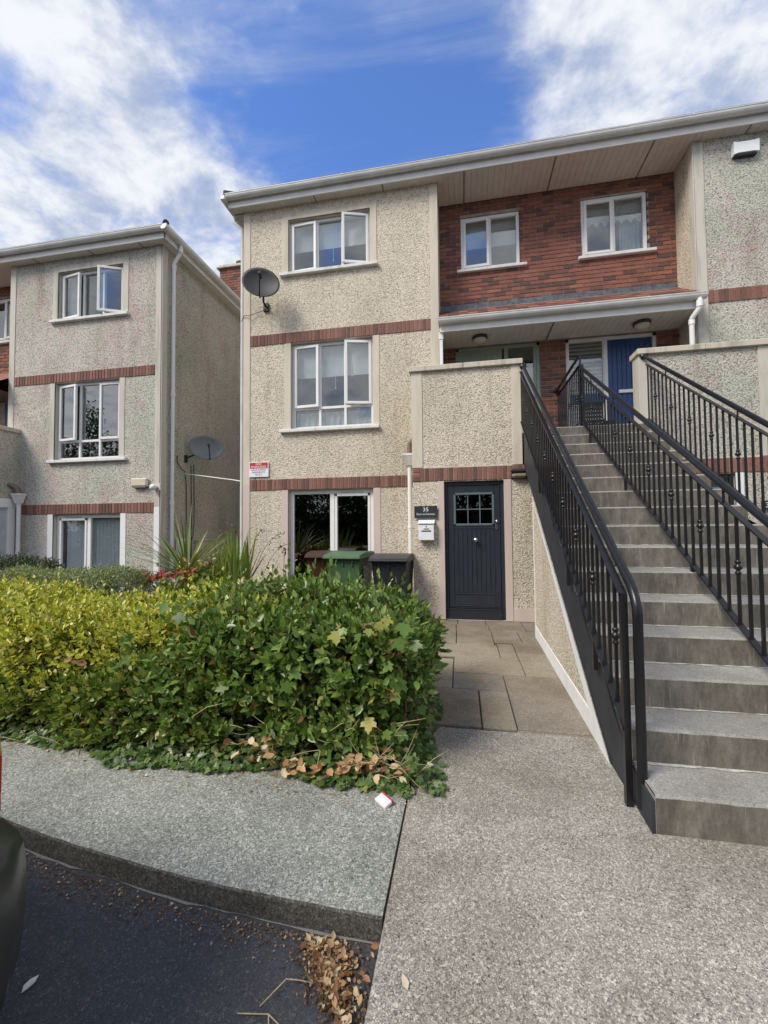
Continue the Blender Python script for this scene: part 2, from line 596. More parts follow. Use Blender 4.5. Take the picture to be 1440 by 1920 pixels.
M_PAVEMENT = aggregate_mat('grey_pavement_concrete', [(0.10, 0.105, 0.088), (0.24, 0.246, 0.21), (0.315, 0.322, 0.276), (0.172, 0.178, 0.152), (0.60, 0.60, 0.53), (0.265, 0.272, 0.233)], 95, (0.66, 0.67, 0.67, 1), 0.8, 0.6)
M_KERB = aggregate_mat('dirty_kerb_face', [(0.035, 0.033, 0.028), (0.095, 0.09, 0.078), (0.062, 0.058, 0.05), (0.20, 0.19, 0.165), (0.08, 0.075, 0.064)], 80, (0.42, 0.40, 0.35, 1), 0.9, 0.8)
M_ASPHALT = aggregate_mat('asphalt', [(0.030, 0.031, 0.033), (0.080, 0.080, 0.085), (0.052, 0.0525, 0.056), (0.066, 0.067, 0.071), (0.045, 0.0455, 0.049), (0.15, 0.15, 0.152)], 120, (0.66, 0.66, 0.68, 1), 0.6, 1.0)
M_SLAB = [aggregate_mat('paving_slab_%s' % n, c, 110, (0.62, 0.58, 0.52, 1), 0.9, 0.35) for n, c in (
    ('brown', [(0.145, 0.12, 0.09), (0.285, 0.24, 0.18), (0.23, 0.193, 0.145), (0.40, 0.345, 0.27)]),
    ('buff', [(0.185, 0.16, 0.115), (0.32, 0.28, 0.205), (0.265, 0.23, 0.168), (0.44, 0.39, 0.30)]),
    ('grey', [(0.145, 0.124, 0.10), (0.275, 0.24, 0.193), (0.22, 0.192, 0.155), (0.39, 0.345, 0.283)]))]
M_SOIL = aggregate_mat('soil', [(0.035, 0.025, 0.017), (0.06, 0.043, 0.03), (0.09, 0.065, 0.045)], 60, (0.6, 0.6, 0.6, 1), 0.6, 1.0)
M_TWIG = plain('brown_twig', (0.085, 0.055, 0.035, 1), 0.85, var=0.4, scale=30)
M_STRAW = plain('dry_straw', (0.42, 0.33, 0.19, 1), 0.8, var=0.3, scale=30)
M_LAMP = plain('opal_lamp_glass', (0.62, 0.58, 0.50, 1), 0.25, var=0.03)
M_LAMPBODY = plain('dark_lamp_body', (0.035, 0.033, 0.03, 1), 0.5)
M_PIPEBROWN = plain('brown_spout', (0.20, 0.145, 0.11, 1), 0.6, var=0.2)
M_WHITE = plain('white_enamel', (0.78, 0.82, 0.84, 1), 0.3, var=0.03)
M_CREAMBOX = plain('cream_plastic', (0.60, 0.54, 0.41, 1), 0.5, var=0.05)
M_RED = plain('sign_red', (0.55, 0.02, 0.03, 1), 0.4, var=0.05)
M_SIGNBLACK = plain('slate_sign', (0.022, 0.026, 0.030, 1), 0.5, var=0.2)
M_PURPLE = plain('sign_purple_ink', (0.25, 0.12, 0.28, 1), 0.5)
M_DISH = plain('dark_grey_dish', (0.020, 0.021, 0.024, 1), 0.62, var=0.08)
M_DISH_L = plain('mid_grey_dish', (0.20, 0.215, 0.235, 1), 0.5, var=0.06)
M_CABLE = plain('black_cable', (0.02, 0.018, 0.017, 1), 0.6)
M_GREEN_DOOR = plain('sage_green_paint', (0.30, 0.37, 0.31, 1), 0.45, var=0.05)
M_BLUE_DOOR = plain('royal_blue_paint', (0.022, 0.070, 0.215, 1), 0.4, var=0.12)

# ------------------------------------------------------------------ main dimensions
D, MF, RC = 6.615, 7.4, 8.0          # door wall, house fronts, recessed brick wall
SOF = 7.68
RISE, GO, Y0 = 0.1805, 0.2815, 2.198
ROAD_Z = -0.086
BAND1 = (2.165, 2.378)
BAND2 = (4.98, 5.19)

# ------------------------------------------------------------------ ground
g = MB().quad((-300, -300, ROAD_Z), (300, -300, ROAD_Z), (300, 300, ROAD_Z), (-300, 300, ROAD_Z))
struct(g, 'road', M_ASPHALT)
# pavement slab with a rough arris; its face to the road is a strip of its own
g = MB()
n = 150
xs = [-14 + i * (14 - 0.314) / n for i in range(n + 1)]
def kerb_y(x):
    t = max(0.0, -x - 0.31)
    return 1.568 + 0.0015 * math.sin(x * 7.0) + 0.0015 * math.sin(x * 29.0) + (0.048 * t * t if t < 2.2 else 0.232 + 0.2112 * (t - 2.2))
tops = [(x, kerb_y(x) + 0.008, 0.0) for x in xs]
for i in range(n):
    a, b = tops[i], tops[i + 1]
    g.quad(a, b, (b[0], 3.6, 0), (a[0], 3.6, 0))
g.quad((-0.314, kerb_y(-0.314), ROAD_Z), (-0.314, 2.6, ROAD_Z), (-0.314, 2.6, 0), (-0.314, kerb_y(-0.314) + 0.008, 0))
struct(g, 'pavement', M_PAVEMENT)
g = MB()
for i in range(n):
    a, b = tops[i], tops[i + 1]
    g.quad((a[0], a[1] - 0.007, -0.007), (b[0], b[1] - 0.007, -0.007), b, a)
    g.quad((a[0], a[1] - 0.012, ROAD_Z), (b[0], b[1] - 0.012, ROAD_Z), (b[0], b[1] - 0.007, -0.007), (a[0], a[1] - 0.007, -0.007))
struct(g, 'kerb', M_KERB)
g = MB()
for i in range(n):          # concrete haunch showing along the foot of the kerb
    a, b = tops[i], tops[i + 1]
    wa, wb = (0.012 + 0.006 * math.sin(q[0] * 9) + 0.004 * math.sin(q[0] * 31) for q in (a, b))
    g.quad((a[0], a[1] - 0.012 - wa, ROAD_Z + .004), (b[0], b[1] - 0.012 - wb, ROAD_Z + .004), (b[0], b[1] - 0.02, ROAD_Z + .006), (a[0], a[1] - 0.02, ROAD_Z + .006))
struct(g, 'kerb_haunch', aggregate_mat('grey_haunch', [(0.14, 0.14, 0.13), (0.24, 0.24, 0.225), (0.19, 0.19, 0.175)], 120, (0.6, 0.57, 0.5, 1), 0.7))
g = MB()
g.box(-0.305, 9.0, -6.0, 3.10, ROAD_Z - 0.1, 0.0, 0, 0.008)
struct(g, 'concrete_apron', M_APRON)
def bed_y(x): return 2.40 + max(0, -x - 2.2) * .09
g = MB()
for i in range(40):
    a, b = -14 + i * 13.64 / 40, -14 + (i + 1) * 13.64 / 40
    g.quad((a, bed_y(a), 0.006), (b, bed_y(b), 0.006), (b, 2.6, 0.012) if bed_y(b) < 2.6 else (b, bed_y(b) + .01, .012), (a, 2.6, 0.012) if bed_y(a) < 2.6 else (a, bed_y(a) + .01, .012))
    g.quad((a, max(2.6, bed_y(a) + .01), 0.012), (b, max(2.6, bed_y(b) + .01), 0.012), (b, 6.9, 0.012), (a, 6.9, 0.012))
g.quad((-14, 6.9, 0.012), (-0.76, 6.9, 0.012), (-0.76, 14, 0.012), (-14, 14, 0.012))
struct(g, 'planting_bed', M_SOIL)
g = MB().quad((-0.36, 3.1, -0.02), (9, 3.1, -0.02), (9, 9, -0.02), (-0.36, 9, -0.02))
g.quad((-0.32, 1.59, -0.012), (-0.298, 1.59, -0.012), (-0.298, 2.6, -0.012), (-0.32, 2.6, -0.012))
path = struct(g, 'path', M_SOIL)
# individual slabs (x0, x1, y0, y1, tone)
J = 0.004
slabs = [(-0.62, 0.122, 3.14, 3.84, 0), (0.126, 0.372, 3.14, 3.84, 1), (0.372, 0.90, 3.14, 3.655, 2), (0.372, 0.92, 3.655, 4.27, 0),
         (-0.105, 0.372, 3.84, 4.25, 2), (-0.62, -0.105, 3.84, 4.05, 1), (-0.62, -0.105, 4.05, 4.70, 1), (-0.105, 0.59, 4.27, 4.785, 1),
         (0.59, 0.93, 4.27, 5.0, 1), (-0.45, 0.40, 4.785, 5.30, 1), (0.40, 0.59, 4.785, 5.36, 1), (0.59, 1.10, 5.0, 5.42, 0),
         (-0.45, -0.09, 5.30, 5.98, 2), (-0.09, 0.375, 5.30, 5.98, 0), (0.375, 0.72, 5.42, 5.98, 2), (0.72, 1.25, 5.42, 6.02, 2),
         (-0.75, -0.33, 5.98, 6.32, 2), (-0.33, -0.10, 5.98, 6.32, 0), (-0.10, 0.36, 5.98, 6.32, 0), (0.36, 0.86, 5.98, 6.26, 0), (0.86, 1.3, 6.02, 6.30, 2),
         (-0.75, -0.08, 6.32, 6.60, 0), (-0.08, 0.33, 6.32, 6.60, 2), (0.33, 0.85, 6.26, 6.60, 0), (0.85, 1.3, 6.30, 6.60, 2),
         (0.36, 0.90, 3.095, 3.14, 0)]
for i, (a, b, c, d, tn) in enumerate(slabs):
    s_ = MB().box(a + J, b - J, c + J, d - J, -0.05, 0.0 + random.uniform(-0.003, 0.005), 0, 0.006)
    s_.build('paving_slab', M_SLAB[tn], path)
# slabs either side of the far stair and under the left house
g = MB()
for i in range(6):
    for j in range(5):
        g.box(2.75 + i * 0.6, 3.33 + i * 0.6, 3.2 + j * 0.7, 3.88 + j * 0.7, -0.05, 0.0, 0, 0.006)
g.build('slab_field', M_SLAB[0], path)['kind'] = 'stuff'


# ------------------------------------------------------------------ building helpers
def wall_sheet(mb, xmap, x0, x1, z0, z1, Y, openings, depth=0.14, mat=0):
    xs = sorted({x0, x1, *[o[0] for o in openings], *[o[1] for o in openings]})
    zs = sorted({z0, z1, *[o[2] for o in openings], *[o[3] for o in openings]})
    for i in range(len(xs) - 1):
        for j in range(len(zs) - 1):
            cx_, cz_ = (xs[i] + xs[i + 1]) / 2, (zs[j] + zs[j + 1]) / 2
            if any(o[0] < cx_ < o[1] and o[2] < cz_ < o[3] for o in openings):
                continue
            a, b = xmap(xs[i]), xmap(xs[i + 1])
            mb.quad((a, Y, zs[j]), (b, Y, zs[j]), (b, Y, zs[j + 1]), (a, Y, zs[j + 1]), mat)
    for (a, b, c, d) in openings:
        a, b = xmap(a), xmap(b)
        mb.quad((a, Y, c), (a, Y + depth, c), (a, Y + depth, d), (a, Y, d), 1)
        mb.quad((b, Y, c), (b, Y + depth, c), (b, Y + depth, d), (b, Y, d), 1)
        mb.quad((a, Y, d), (b, Y, d), (b, Y + depth, d), (a, Y + depth, d), 1)
        mb.quad((a, Y, c), (b, Y, c), (b, Y + depth, c), (a, Y + depth, c), 1)


def bar(mb, x0, x1, z0, z1, y0, y1, ch=0.006):
    mb.box(x0, x1, y0, y1, z0, z1, 0, ch)


def window(parent, xmap, x0, x1, z0, z1, Y, cells, label=None, glass=None, fr=0.055, dep=0.07, mull=0.05):
    """window > sash, pane.  cells: (u0,u1,w0,w1,kind,angle) in fractions; kind 'fix' or 'L','R' hinged sashes"""
    glass = glass or M_GLASS
    xa, xb = sorted((xmap(x0), xmap(x1)))
    flip = xmap(x0) > xmap(x1)
    fm = MB()
    bar(fm, xa, xa + fr, z0, z1, Y, Y + dep)
    bar(fm, xb - fr, xb, z0, z1, Y, Y + dep)
    bar(fm, xa + fr, xb - fr, z1 - fr, z1, Y, Y + dep)
    bar(fm, xa + fr, xb - fr, z0, z0 + fr, Y, Y + dep)
    ix0, ix1, iz0, iz1 = xa + fr, xb - fr, z0 + fr, z1 - fr
    us = sorted({c[0] for c in cells if c[0] > 0})
    ws = sorted({c[2] for c in cells if c[2] > 0})
    def ux(u):
        u = 1 - u if flip else u
        return ix0 + u * (ix1 - ix0)
    def wz(w): return iz0 + w * (iz1 - iz0)
    for u in us:
        bar(fm, ux(u) - mull / 2, ux(u) + mull / 2, iz0, iz1, Y + 0.002, Y + dep - 0.004)
    for w in ws:
        bar(fm, ix0, ix1, wz(w) - mull / 2, wz(w) + mull / 2, Y + 0.004, Y + dep - 0.008)
    wo_ = fm.build('window', M_UPVC, parent)
    if label: wo_['label'] = label
    for c in cells:
        u0, u1, w0, w1, kind, ang = c
        a, b = sorted((ux(u0), ux(u1)))
        lo, hi = wz(w0), wz(w1)
        e = mull / 2
        a2 = a + (e if a > ix0 + 1e-4 else 0)
        b2 = b - (e if b < ix1 - 1e-4 else 0)
        l2 = lo + (e if w0 > 0 else 0)
        h2 = hi - (e if w1 < 1 else 0)
        if kind == 'fix':
            MB().box(a2, b2, Y + dep * 0.45, Y + dep * 0.45 + 0.006, l2, h2).build('pane', glass, wo_)
        else:
            k = kind
            if flip: k = 'R' if kind == 'L' else 'L'
            sw = 0.052
            hx = a2 - 0.012 if k == 'L' else b2 + 0.012
            piv = Vector((hx, Y - 0.012, 0))
            rot = Matrix.Rotation(math.radians(-ang if k == 'L' else ang), 4, 'Z')
            xf = Matrix.Translation(piv) @ rot @ Matrix.Translation(-piv)
            sm = MB(); sm.xf = xf
            A, B, L, H = a2 - 0.014, b2 + 0.014, l2 - 0.014, h2 + 0.014
            bar(sm, A, A + sw, L, H, Y - 0.022, Y + 0.03)
            bar(sm, B - sw, B, L, H, Y - 0.022, Y + 0.03)
            bar(sm, A + sw, B - sw, H - sw, H, Y - 0.022, Y + 0.03)
            bar(sm, A + sw, B - sw, L, L + sw, Y - 0.022, Y + 0.03)
            sm.build('sash', M_UPVC, wo_)
            pm = MB(); pm.xf = xf
            pm.box(A + sw, B - sw, Y + 0.002, Y + 0.008, L + sw, H - sw).build('pane', glass, wo_)
    return wo_


def room(parent, xmap, x0, x1, z0, z1, Y, mat, depth=1.6, mg=0.5):
    m = MB()
    a, b = sorted((xmap(x0), xmap(x1)))
    Yb = Y + depth
    A, B, L, H = a - mg, b + mg, z0 - mg * 0.6, z1 + 0.12
    m.quad((A, Yb, L), (B, Yb, L), (B, Yb, H), (A, Yb, H))
    m.quad((A, Y, L), (A, Yb, L), (A, Yb, H), (A, Y, H))
    m.quad((B, Y, L), (B, Yb, L), (B, Yb, H), (B, Y, H))
    m.quad((A, Y, H), (B, Y, H), (B, Yb, H), (A, Yb, H))
    m.quad((A, Y, L), (B, Y, L), (B, Yb, L), (A, Yb, L))
    # wall faces round the opening, so that no daylight enters behind the wall
    m.quad((A, Y, L), (a, Y, L), (a, Y, H), (A, Y, H))
    m.quad((b, Y, L), (B, Y, L), (B, Y, H), (b, Y, H))
    m.quad((a, Y, z1), (b, Y, z1), (b, Y, H), (a, Y, H))
    m.quad((a, Y, L), (b, Y, L), (b, Y, z0), (a, Y, z0))
    return m.build('room', mat, parent, fix=False)


BRICK_ME = {}
def brick_mesh(l, h, d, mat):
    """one brick, front face towards -Y, origin at its front centre"""
    key = (l, h, d, mat.name)
    if key not in BRICK_ME:
        m = MB()
        c = 0.004
        x, z = l / 2, h / 2
        v = [(-x, c, -z), (x, c, -z), (x, c, z), (-x, c, z), (-x + c, 0, -z + c), (x - c, 0, -z + c), (x - c, 0, z - c), (-x + c, 0, z - c),
             (-x, d, -z), (x, d, -z), (x, d, z), (-x, d, z)]
        f = [(4, 5, 6, 7), (0, 1, 5, 4), (1, 2, 6, 5), (2, 3, 7, 6), (3, 0, 4, 7), (8, 9, 1, 0), (9, 10, 2, 1), (10, 11, 3, 2), (11, 8, 0, 3)]
        me = bpy.data.meshes.new('brick')
        me.from_pydata(v, [], f)
        me.materials.append(mat)
        BRICK_ME[key] = me
    return BRICK_ME[key]


class BrickSet:
    """bricks of one building: the 300 nearest the street become parts, the rest one mass"""
    def __init__(self): self.items = []
    def add(self, x, y, z, sx, sz, mat, rotz=0.0): self.items.append((x, y, z, sx, sz, mat, rotz))
    def emit(self, parent, limit=298):
        it = sorted(self.items, key=lambda b: (b[0] ** 2 + b[1] ** 2 + (b[2] - CAM_Z) ** 2))
        for (x, y, z, sx, sz, mat, rz) in it[:limit]:
            me = brick_mesh(0.215, 0.065, 0.05, mat) if sx > sz else brick_mesh(0.065, 0.205, 0.05, mat)
            bl, bh = (0.215, 0.065) if sx > sz else (0.065, 0.205)
            inst('brick', me, parent, (x, y + random.uniform(-0.0025, 0.0025), z), (0, 0, rz), (sx / bl, 1, sz / bh))
        rest = it[limit:]
        if rest:
            for mat in {r[5] for r in rest}:
                m = MB()
                for (x, y, z, sx, sz, mt, rz) in rest:
                    if mt != mat: continue
                    m.xf = Matrix.Translation((x, y + random.uniform(-0.0025, 0.0025), z)) @ Matrix.Rotation(rz, 4, 'Z')
                    m.box(-sx / 2, sx / 2, 0, 0.05, -sz / 2, sz / 2)
                m.xf = None
                m.build('brickwork', mat, parent, fix=False)['kind'] = 'stuff'


def soldier(bs, xmap, x0, x1, z0, z1, Y):
    n = max(1, round((x1 - x0) / 0.075))
    p = (x1 - x0) / n
    for i in range(n):
        bs.add(xmap(x0 + (i + .5) * p), Y, (z0 + z1) / 2, p - 0.012, z1 - z0 - 0.008, M_SOLDIER)


def bond(bs, x0, x1, z0, z1, Y, holes=()):
    rows = round((z1 - z0) / 0.075)
    h = (z1 - z0) / rows
    for r in range(rows):
        za, zb = z0 + r * h, z0 + (r + 1) * h
        zm = (za + zb) / 2
        segs = [(x0, x1)]
        for (a, b, c, d) in holes:
            if c - 0.02 < zm < d + 0.02:
                ns = []
                for s in segs:
                    if b <= s[0] or a >= s[1]: ns.append(s); continue
                    if s[0] < a: ns.append((s[0], a))
                    if s[1] > b: ns.append((b, s[1]))
                segs = ns
        off = 0.1125 if r % 2 else 0.0
        for s0, s1 in segs:
            k = math.floor((s0 - x0 - off) / 0.225)
            while True:
                a = x0 + off + k * 0.225
                if a >= s1 - 1e-6: break
                A, B = max(a, s0), min(a + 0.211, s1 - 0.002)
                if B - A > 0.03:
                    bs.add((A + B) / 2, Y, zm, B - A, h - 0.014, M_BRICK)
                k += 1


def tri_cells(la=0, ra=0, low=0.0):
    c = [(0, 0.333, low, 1, 'L', la), (0.333, 0.667, low, 1, 'fix', 0), (0.667, 1, low, 1, 'R', ra)]
    if low:
        c += [(0, 0.333, 0, low, 'fix', 0), (0.333, 0.667, 0, low, 'fix', 0), (0.667, 1, 0, low, 'fix', 0)]
    return c


def dashed_front(parent, bs, xm, dz, dash, bandm, basem, ang, blinds, glass_mid, ground='dark'):
    """a three storey roughcast front; xm maps the drawn x of the middle house to world x"""
    zt = SOF + dz
    op = [(-3.21, -1.595, 6.34 + dz, 7.40 + dz), (-3.16, -1.56, 3.31 + dz, 4.975 + dz), (-3.22, -1.57, 0.03, 2.16 + dz)]
    w = MB()
    wall_sheet(w, xm, -4.14, -0.345, -0.1, zt, MF, op)
    w.build('wall', [dash, bandm], parent)
    def strip(a, b, c, d, o=0.010, nm='render_strip', mt=bandm):     # smooth render strips, 10 mm proud
        MB().box(xm(a), xm(b), MF - o, MF + 0.02, c, d, 0, 0.003).build(nm, mt, parent)
    strip(-4.14, -4.0, BAND1[1] + dz - 0.1, zt - 0.002, 0.012)
    strip(-0.49, -0.345, 3.6 + dz, zt - 0.002, 0.012)
    strip(-3.345, -3.21, 6.36 + dz, 7.53 + dz); strip(-1.595, -1.47, 6.36 + dz, 7.53 + dz); strip(-3.21, -1.595, 7.40 + dz, 7.53 + dz)
    strip(-3.29, -3.16, 3.31 + dz, 4.978 + dz); strip(-1.56, -1.44, 3.31 + dz, 4.978 + dz)
    strip(-4.14, -4.0, 0, BAND1[1] + dz - 0.1, 0.012, 'base_strip', basem)
    strip(-3.35, -3.22, 0.0, 2.163 + dz, 0.010, 'base_strip', basem); strip(-1.57, -1.44, 0.0, 2.163 + dz, 0.010, 'base_strip', basem)
    MB().box(xm(-4.0), xm(-0.49), MF - 0.004, MF + 0.02, BAND2[0] + dz, BAND2[1] + dz).build('mortar_band', M_MORTAR, parent)
    MB().box(xm(-4.0), xm(-0.76), MF - 0.004, MF + 0.02, BAND1[0] + dz, BAND1[1] + dz).build('mortar_band', M_MORTAR, parent)
    soldier(bs, xm, -4.0, -0.49, BAND2[0] + dz, BAND2[1] + dz, MF - 0.014)
    soldier(bs, xm, -4.0, -0.76, BAND1[0] + dz, BAND1[1] + dz, MF - 0.014)
    for a, b, z in ((-3.37, -1.445, 6.34), (-3.37, -1.44, 3.31)):
        MB().box(xm(a), xm(b), MF - 0.075, MF + 0.13, z - 0.062 + dz, z + dz, 0, 0.008).build('window_sill', M_SILL, parent)
    fy = MF + 0.085
    window(parent, xm, -3.21, -1.595, 6.345 + dz, 7.395 + dz, fy, tri_cells(ang[0], ang[1]))
    window(parent, xm, -3.16, -1.56, 3.315 + dz, 4.97 + dz, fy, tri_cells(ang[2], ang[3], 0.225), glass=glass_mid)
    room(parent, xm, -3.21, -1.595, 6.34 + dz, 7.40 + dz, MF + 0.16, M_ROOM)
    room(parent, xm, -3.16, -1.56, 3.31 + dz, 4.97 + dz, MF + 0.16, M_ROOM)
    gw = window(parent, xm, -3.215, -1.575, 0.06, 2.155 + dz, fy, [(0, 0.51, 0, 1, 'fix', 0), (0.51, 1, 0, 1, 'fix', 0)],
                glass=M_GLASS_DARK if ground == 'dark' else M_GLASS_CLEAR, fr=0.075, mull=0.085)
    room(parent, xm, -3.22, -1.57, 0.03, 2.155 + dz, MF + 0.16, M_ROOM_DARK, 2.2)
    # sliding leaf frame of the right half
    sl = MB()
    x0, x1, z0, z1 = -2.325, -1.65, 0.135, 2.08 + dz
    for (a, b, c, d) in ((x0, x0 + 0.045, z0, z1), (x1 - 0.045, x1, z0, z1), (x0, x1, z1 - 0.05, z1), (x0, x1, z0, z0 + 0.06)):
        sl.box(xm(a), xm(b), fy - 0.008, fy + 0.05, c, d, 0, 0.004)
    sl.build('sliding_leaf', M_UPVC, gw)
    MB().box(xm(-2.2), xm(-1.78), fy - 0.02, fy, 2.095 + dz, 2.115 + dz, 0, 0.004).build('trickle_vent', M_GUTTER, gw)
    if blinds[0]:
        MB().box(xm(-3.18), xm(-1.62), MF + 0.19, MF + 0.194, blinds[0] + dz, 7.39 + dz).build('roller_blind', M_BLIND, parent)
    if blinds[1]:
        MB().box(xm(-3.13), xm(-1.59), MF + 0.19, MF + 0.194, blinds[1] + dz, 4.96 + dz).build('roller_blind', M_BLIND, parent)
    return gw


def eave(parent, x0, x1, z, Yf, gut_h=0.10, left_end=False):
    """fascia and gutter along X at front Yf; z is the soffit level"""
    MB().box(x0, x1, Yf, Yf + 0.022, z - 0.022, z + 0.16, 0, 0.003).build('fascia', M_FASCIA, parent)
    prof = []
    cy, cz, r = Yf - 0.062, z + 0.165, 0.062
    prof = [(cy - r - 0.006, cz + 0.012), (cy - r - 0.006, cz), (cy - r, cz - 0.004)]
    prof += [(cy - r * math.cos(a), cz - 0.005 - r * 1.18 * math.sin(a)) for a in [math.pi * k / 8 for k in range(1, 8)]]
    prof += [(cy + r - 0.001, cz), (cy + r - 0.001, cz + 0.012), (cy + r - 0.008, cz + 0.012)]
    prof += [(cy - (r - .006) * math.cos(a), cz - (r - .006) * 1.1 * math.sin(a)) for a in [math.pi * k / 6 for k in range(6, -1, -1)]]
    go = MB().prism(prof, 0, x0 - 0.02, x1 + 0.02).build('gutter', M_GUTTER, parent)
    br = MB()
    k = x0 + 0.4
    while k < x1:
        br.box(k - 0.012, k + 0.012, Yf - 0.132, Yf - 0.001, cz - 0.005, cz + 0.016, 0)
        k += 0.95
    br.build('gutter_bracket', M_GUTTER, go)
    return go


def soffit_boards(parent, x0, x1, y0, y1, z, w=0.1, joints=()):
    n = round((x1 - x0) / w)
    me = None
    p = (x1 - x0) / n
    for i in range(n):
        a = x0 + i * p
        if me is None:
            m = MB()
            h = p / 2
            m.prism([(-h, 0.008), (-h + 0.004, 0.008), (-h + 0.007, 0), (h - 0.004, 0), (h, 0.004), (h, 0.016), (-h, 0.016)], 1, 0, y1 - y0)
            o = m.build('soffit_board', M_SOFFIT, parent)
            me = o.data
            o.location = Vector((a + h, y0, z)) - wloc(parent)
        else:
            inst('soffit_board', me, parent, (a + p / 2, y0, z + random.uniform(-0.001, 0.001)))
    for j in joints:
        if x0 < j < x1:
            MB().box(j - 0.011, j + 0.011, y0 + 0.003, y1 - 0.003, z - 0.006, z + 0.01).build('joint_trim', M_TRIM, parent)


def hip_roof(parent, x0, x1, y0, y1, z, pitch=26):
    h = math.tan(math.radians(pitch)) * (y1 - y0) / 2
    ym = (y0 + y1) / 2
    k = (y1 - y0) / 2
    m = MB()
    A, B, C, E = (x0, y0, z), (x1, y0, z), (x1, y1, z), (x0, y1, z)
    R0, R1 = (x0 + k, ym, z + h), (x1 - k, ym, z + h)
    m.add([A, B, C, E, R0, R1], [(0, 1, 5, 4), (1, 2, 5), (2, 3, 4, 5), (3, 0, 4), (3, 2, 1, 0)])
    r = m.build('roof', M_SLATE, parent)
    # eaves course of tiles, ragged against the sky
    t = MB()
    x = x0 + 0.05
    while x < x1 - 0.3:
        t.box(x + .003, x + 0.297, y0 - 0.03, y0 + 0.35, z + 0.005, z + 0.035)
        x += 0.3
    t.build('eaves_tiles', M_SLATE, r)['kind'] = 'stuff'
    hp = MB()
    for c0, c1 in ((A, R0), (B, R1)):
        a, b = Vector(c0), Vector(c1)
        d = (b - a)
        steps = int(d.length / 0.35)
        for i in range(steps):
            p0 = a + d * (i / steps) + Vector((0, 0, 0.03 + 0.02))
            p1 = a + d * ((i + 1.12) / steps) + Vector((0, 0, 0.03))
            hp.tube([p0, p1], 0.06, 8)
    hp.build('hip_tiles', M_SLATE, r)['kind'] = 'stuff'
    return r


# ------------------------------------------------------------------ main block
main = thing('apartment_block', (1.7, 7.4, 0), 'cream roughcast apartment block with red brick recess, numbered doors and stairs in front', 'building')
bs = BrickSet()
ident = lambda x: x
mir_r = lambda x: 3.445 - x
dashed_front(main, bs, ident, 0.0, M_DASH, M_BAND, M_PINK, (2.5, 17, 4, 13), (6.86, 4.34), M_GLASS, 'dark')
dashed_front(main, bs, mir_r, 0.0, M_DASH_LEFT, M_BAND_LEFT, M_WHITEPAINT, (3, 0, 0, 3), (6.9, 4.3), M_GLASS, 'dark')
m = MB()       # closed rear shell
m.quad((-4.14, MF, -.1), (-4.14, 13, -.1), (-4.14, 13, SOF), (-4.14, MF, SOF))
m.quad((7.585, MF, -.1), (7.585, 13, -.1), (7.585, 13, SOF), (7.585, MF, SOF))
m.quad((-4.14, 13, -.1), (7.585, 13, -.1), (7.585, 13, SOF), (-4.14, 13, SOF))
m.build('rear_wall', M_DASH, main)
for x in (-0.345, 3.79):       # return walls of the recess
    MB().quad((x, MF, 2.6), (x, RC, 2.6), (x, RC, SOF), (x, MF, SOF)).build('return_wall', M_DASH, main)
MB().box(3.778, 3.80, MF - 0.012, MF + 0.13, 3.6, SOF - 0.003, 0, 0.003).build('render_strip', M_BAND_LEFT, main)
# recessed brick wall
W1, W2 = (0.06, 1.16, 6.35, 7.40), (2.235, 3.345, 6.335, 7.43)
D1, D2 = (-0.06, 1.47, 2.888, 4.86), (1.92, 3.43, 2.888, 4.86)
m = MB()
wall_sheet(m, ident, -0.345, 3.79, 2.6, SOF, RC, [W1, W2, D1, D2], 0.12)
m.build('brick_backing', [M_MORTAR, M_MORTAR], main)
bond(bs, -0.34, 3.785, 5.55, SOF - 0.005, RC - 0.012, [W1, W2])
bond(bs, -0.34, -0.065, 2.9, 4.85, RC - 0.012)
bond(bs, 1.475, 1.915, 2.9, 4.85, RC - 0.012)
bond(bs, 3.435, 3.785, 2.9, 4.85, RC - 0.012)
two = [(0, 0.5, 0, 1, 'L', 3), (0.5, 1, 0, 1, 'R', 0)]
for (a, b, c, d), bl in ((W1, 6.86), (W2, 6.98)):
    window(main, ident, a + .005, b - .005, c + .005, d - .005, RC + 0.02, [(0, 0.5, 0, 1, 'L', 2 if a < 1 else 0), (0.5, 1, 0, 1, 'fix', 0)], fr=0.06)
    room(main, ident, a, b, c, d, RC + 0.125, M_ROOM)
    MB().box(a + .03, b - .03, RC + 0.16, RC + 0.164, bl, d - .01).build('roller_blind', M_BLIND, main)
    MB().box(a - 0.07, b + 0.11, RC - 0.075, RC + 0.1, c - 0.055, c, 0, 0.007).build('window_sill', M_SILL, main)
# scalloped pelmet and net curtain in the second recess window
m = MB()
for i in range(7):
    x = 2.33 + i * 0.145
    m.add([(x - 0.06, RC + 0.155, 6.98), (x + 0.06, RC + 0.155, 6.98), (x + 0.035, RC + 0.155, 7.03), (x, RC + 0.155, 7.06), (x - 0.035, RC + 0.155, 7.03)], [(0, 1, 2, 3, 4)])
m.build('blind_trim', M_LAMPBODY, main, fix=False)
def curtain(parent, x0, x1, z0, z1, y, mat=None, k=26, amp=0.018):
    m = MB()
    n = int((x1 - x0) * 60) + 2
    pts = [(x0 + (x1 - x0) * i / n, y + amp * math.sin(i * 2 * math.pi * k / n / 2)) for i in range(n + 1)]
    for (a, b), (c, d) in zip(pts, pts[1:]):
        m.add([(a, b, z0), (c, d, z0), (c, d, z1), (a, b, z1)], [(0, 1, 2, 3)], 0, True)
    return m.build('curtain', mat or M_CURTAIN, parent, fix=False)
curtain(main, 2.95, 3.30, 6.36, 7.3, RC + 0.22, k=10)
curtain(main, -3.12, -1.6, 3.33, 3.66, MF + 0.2, k=24)
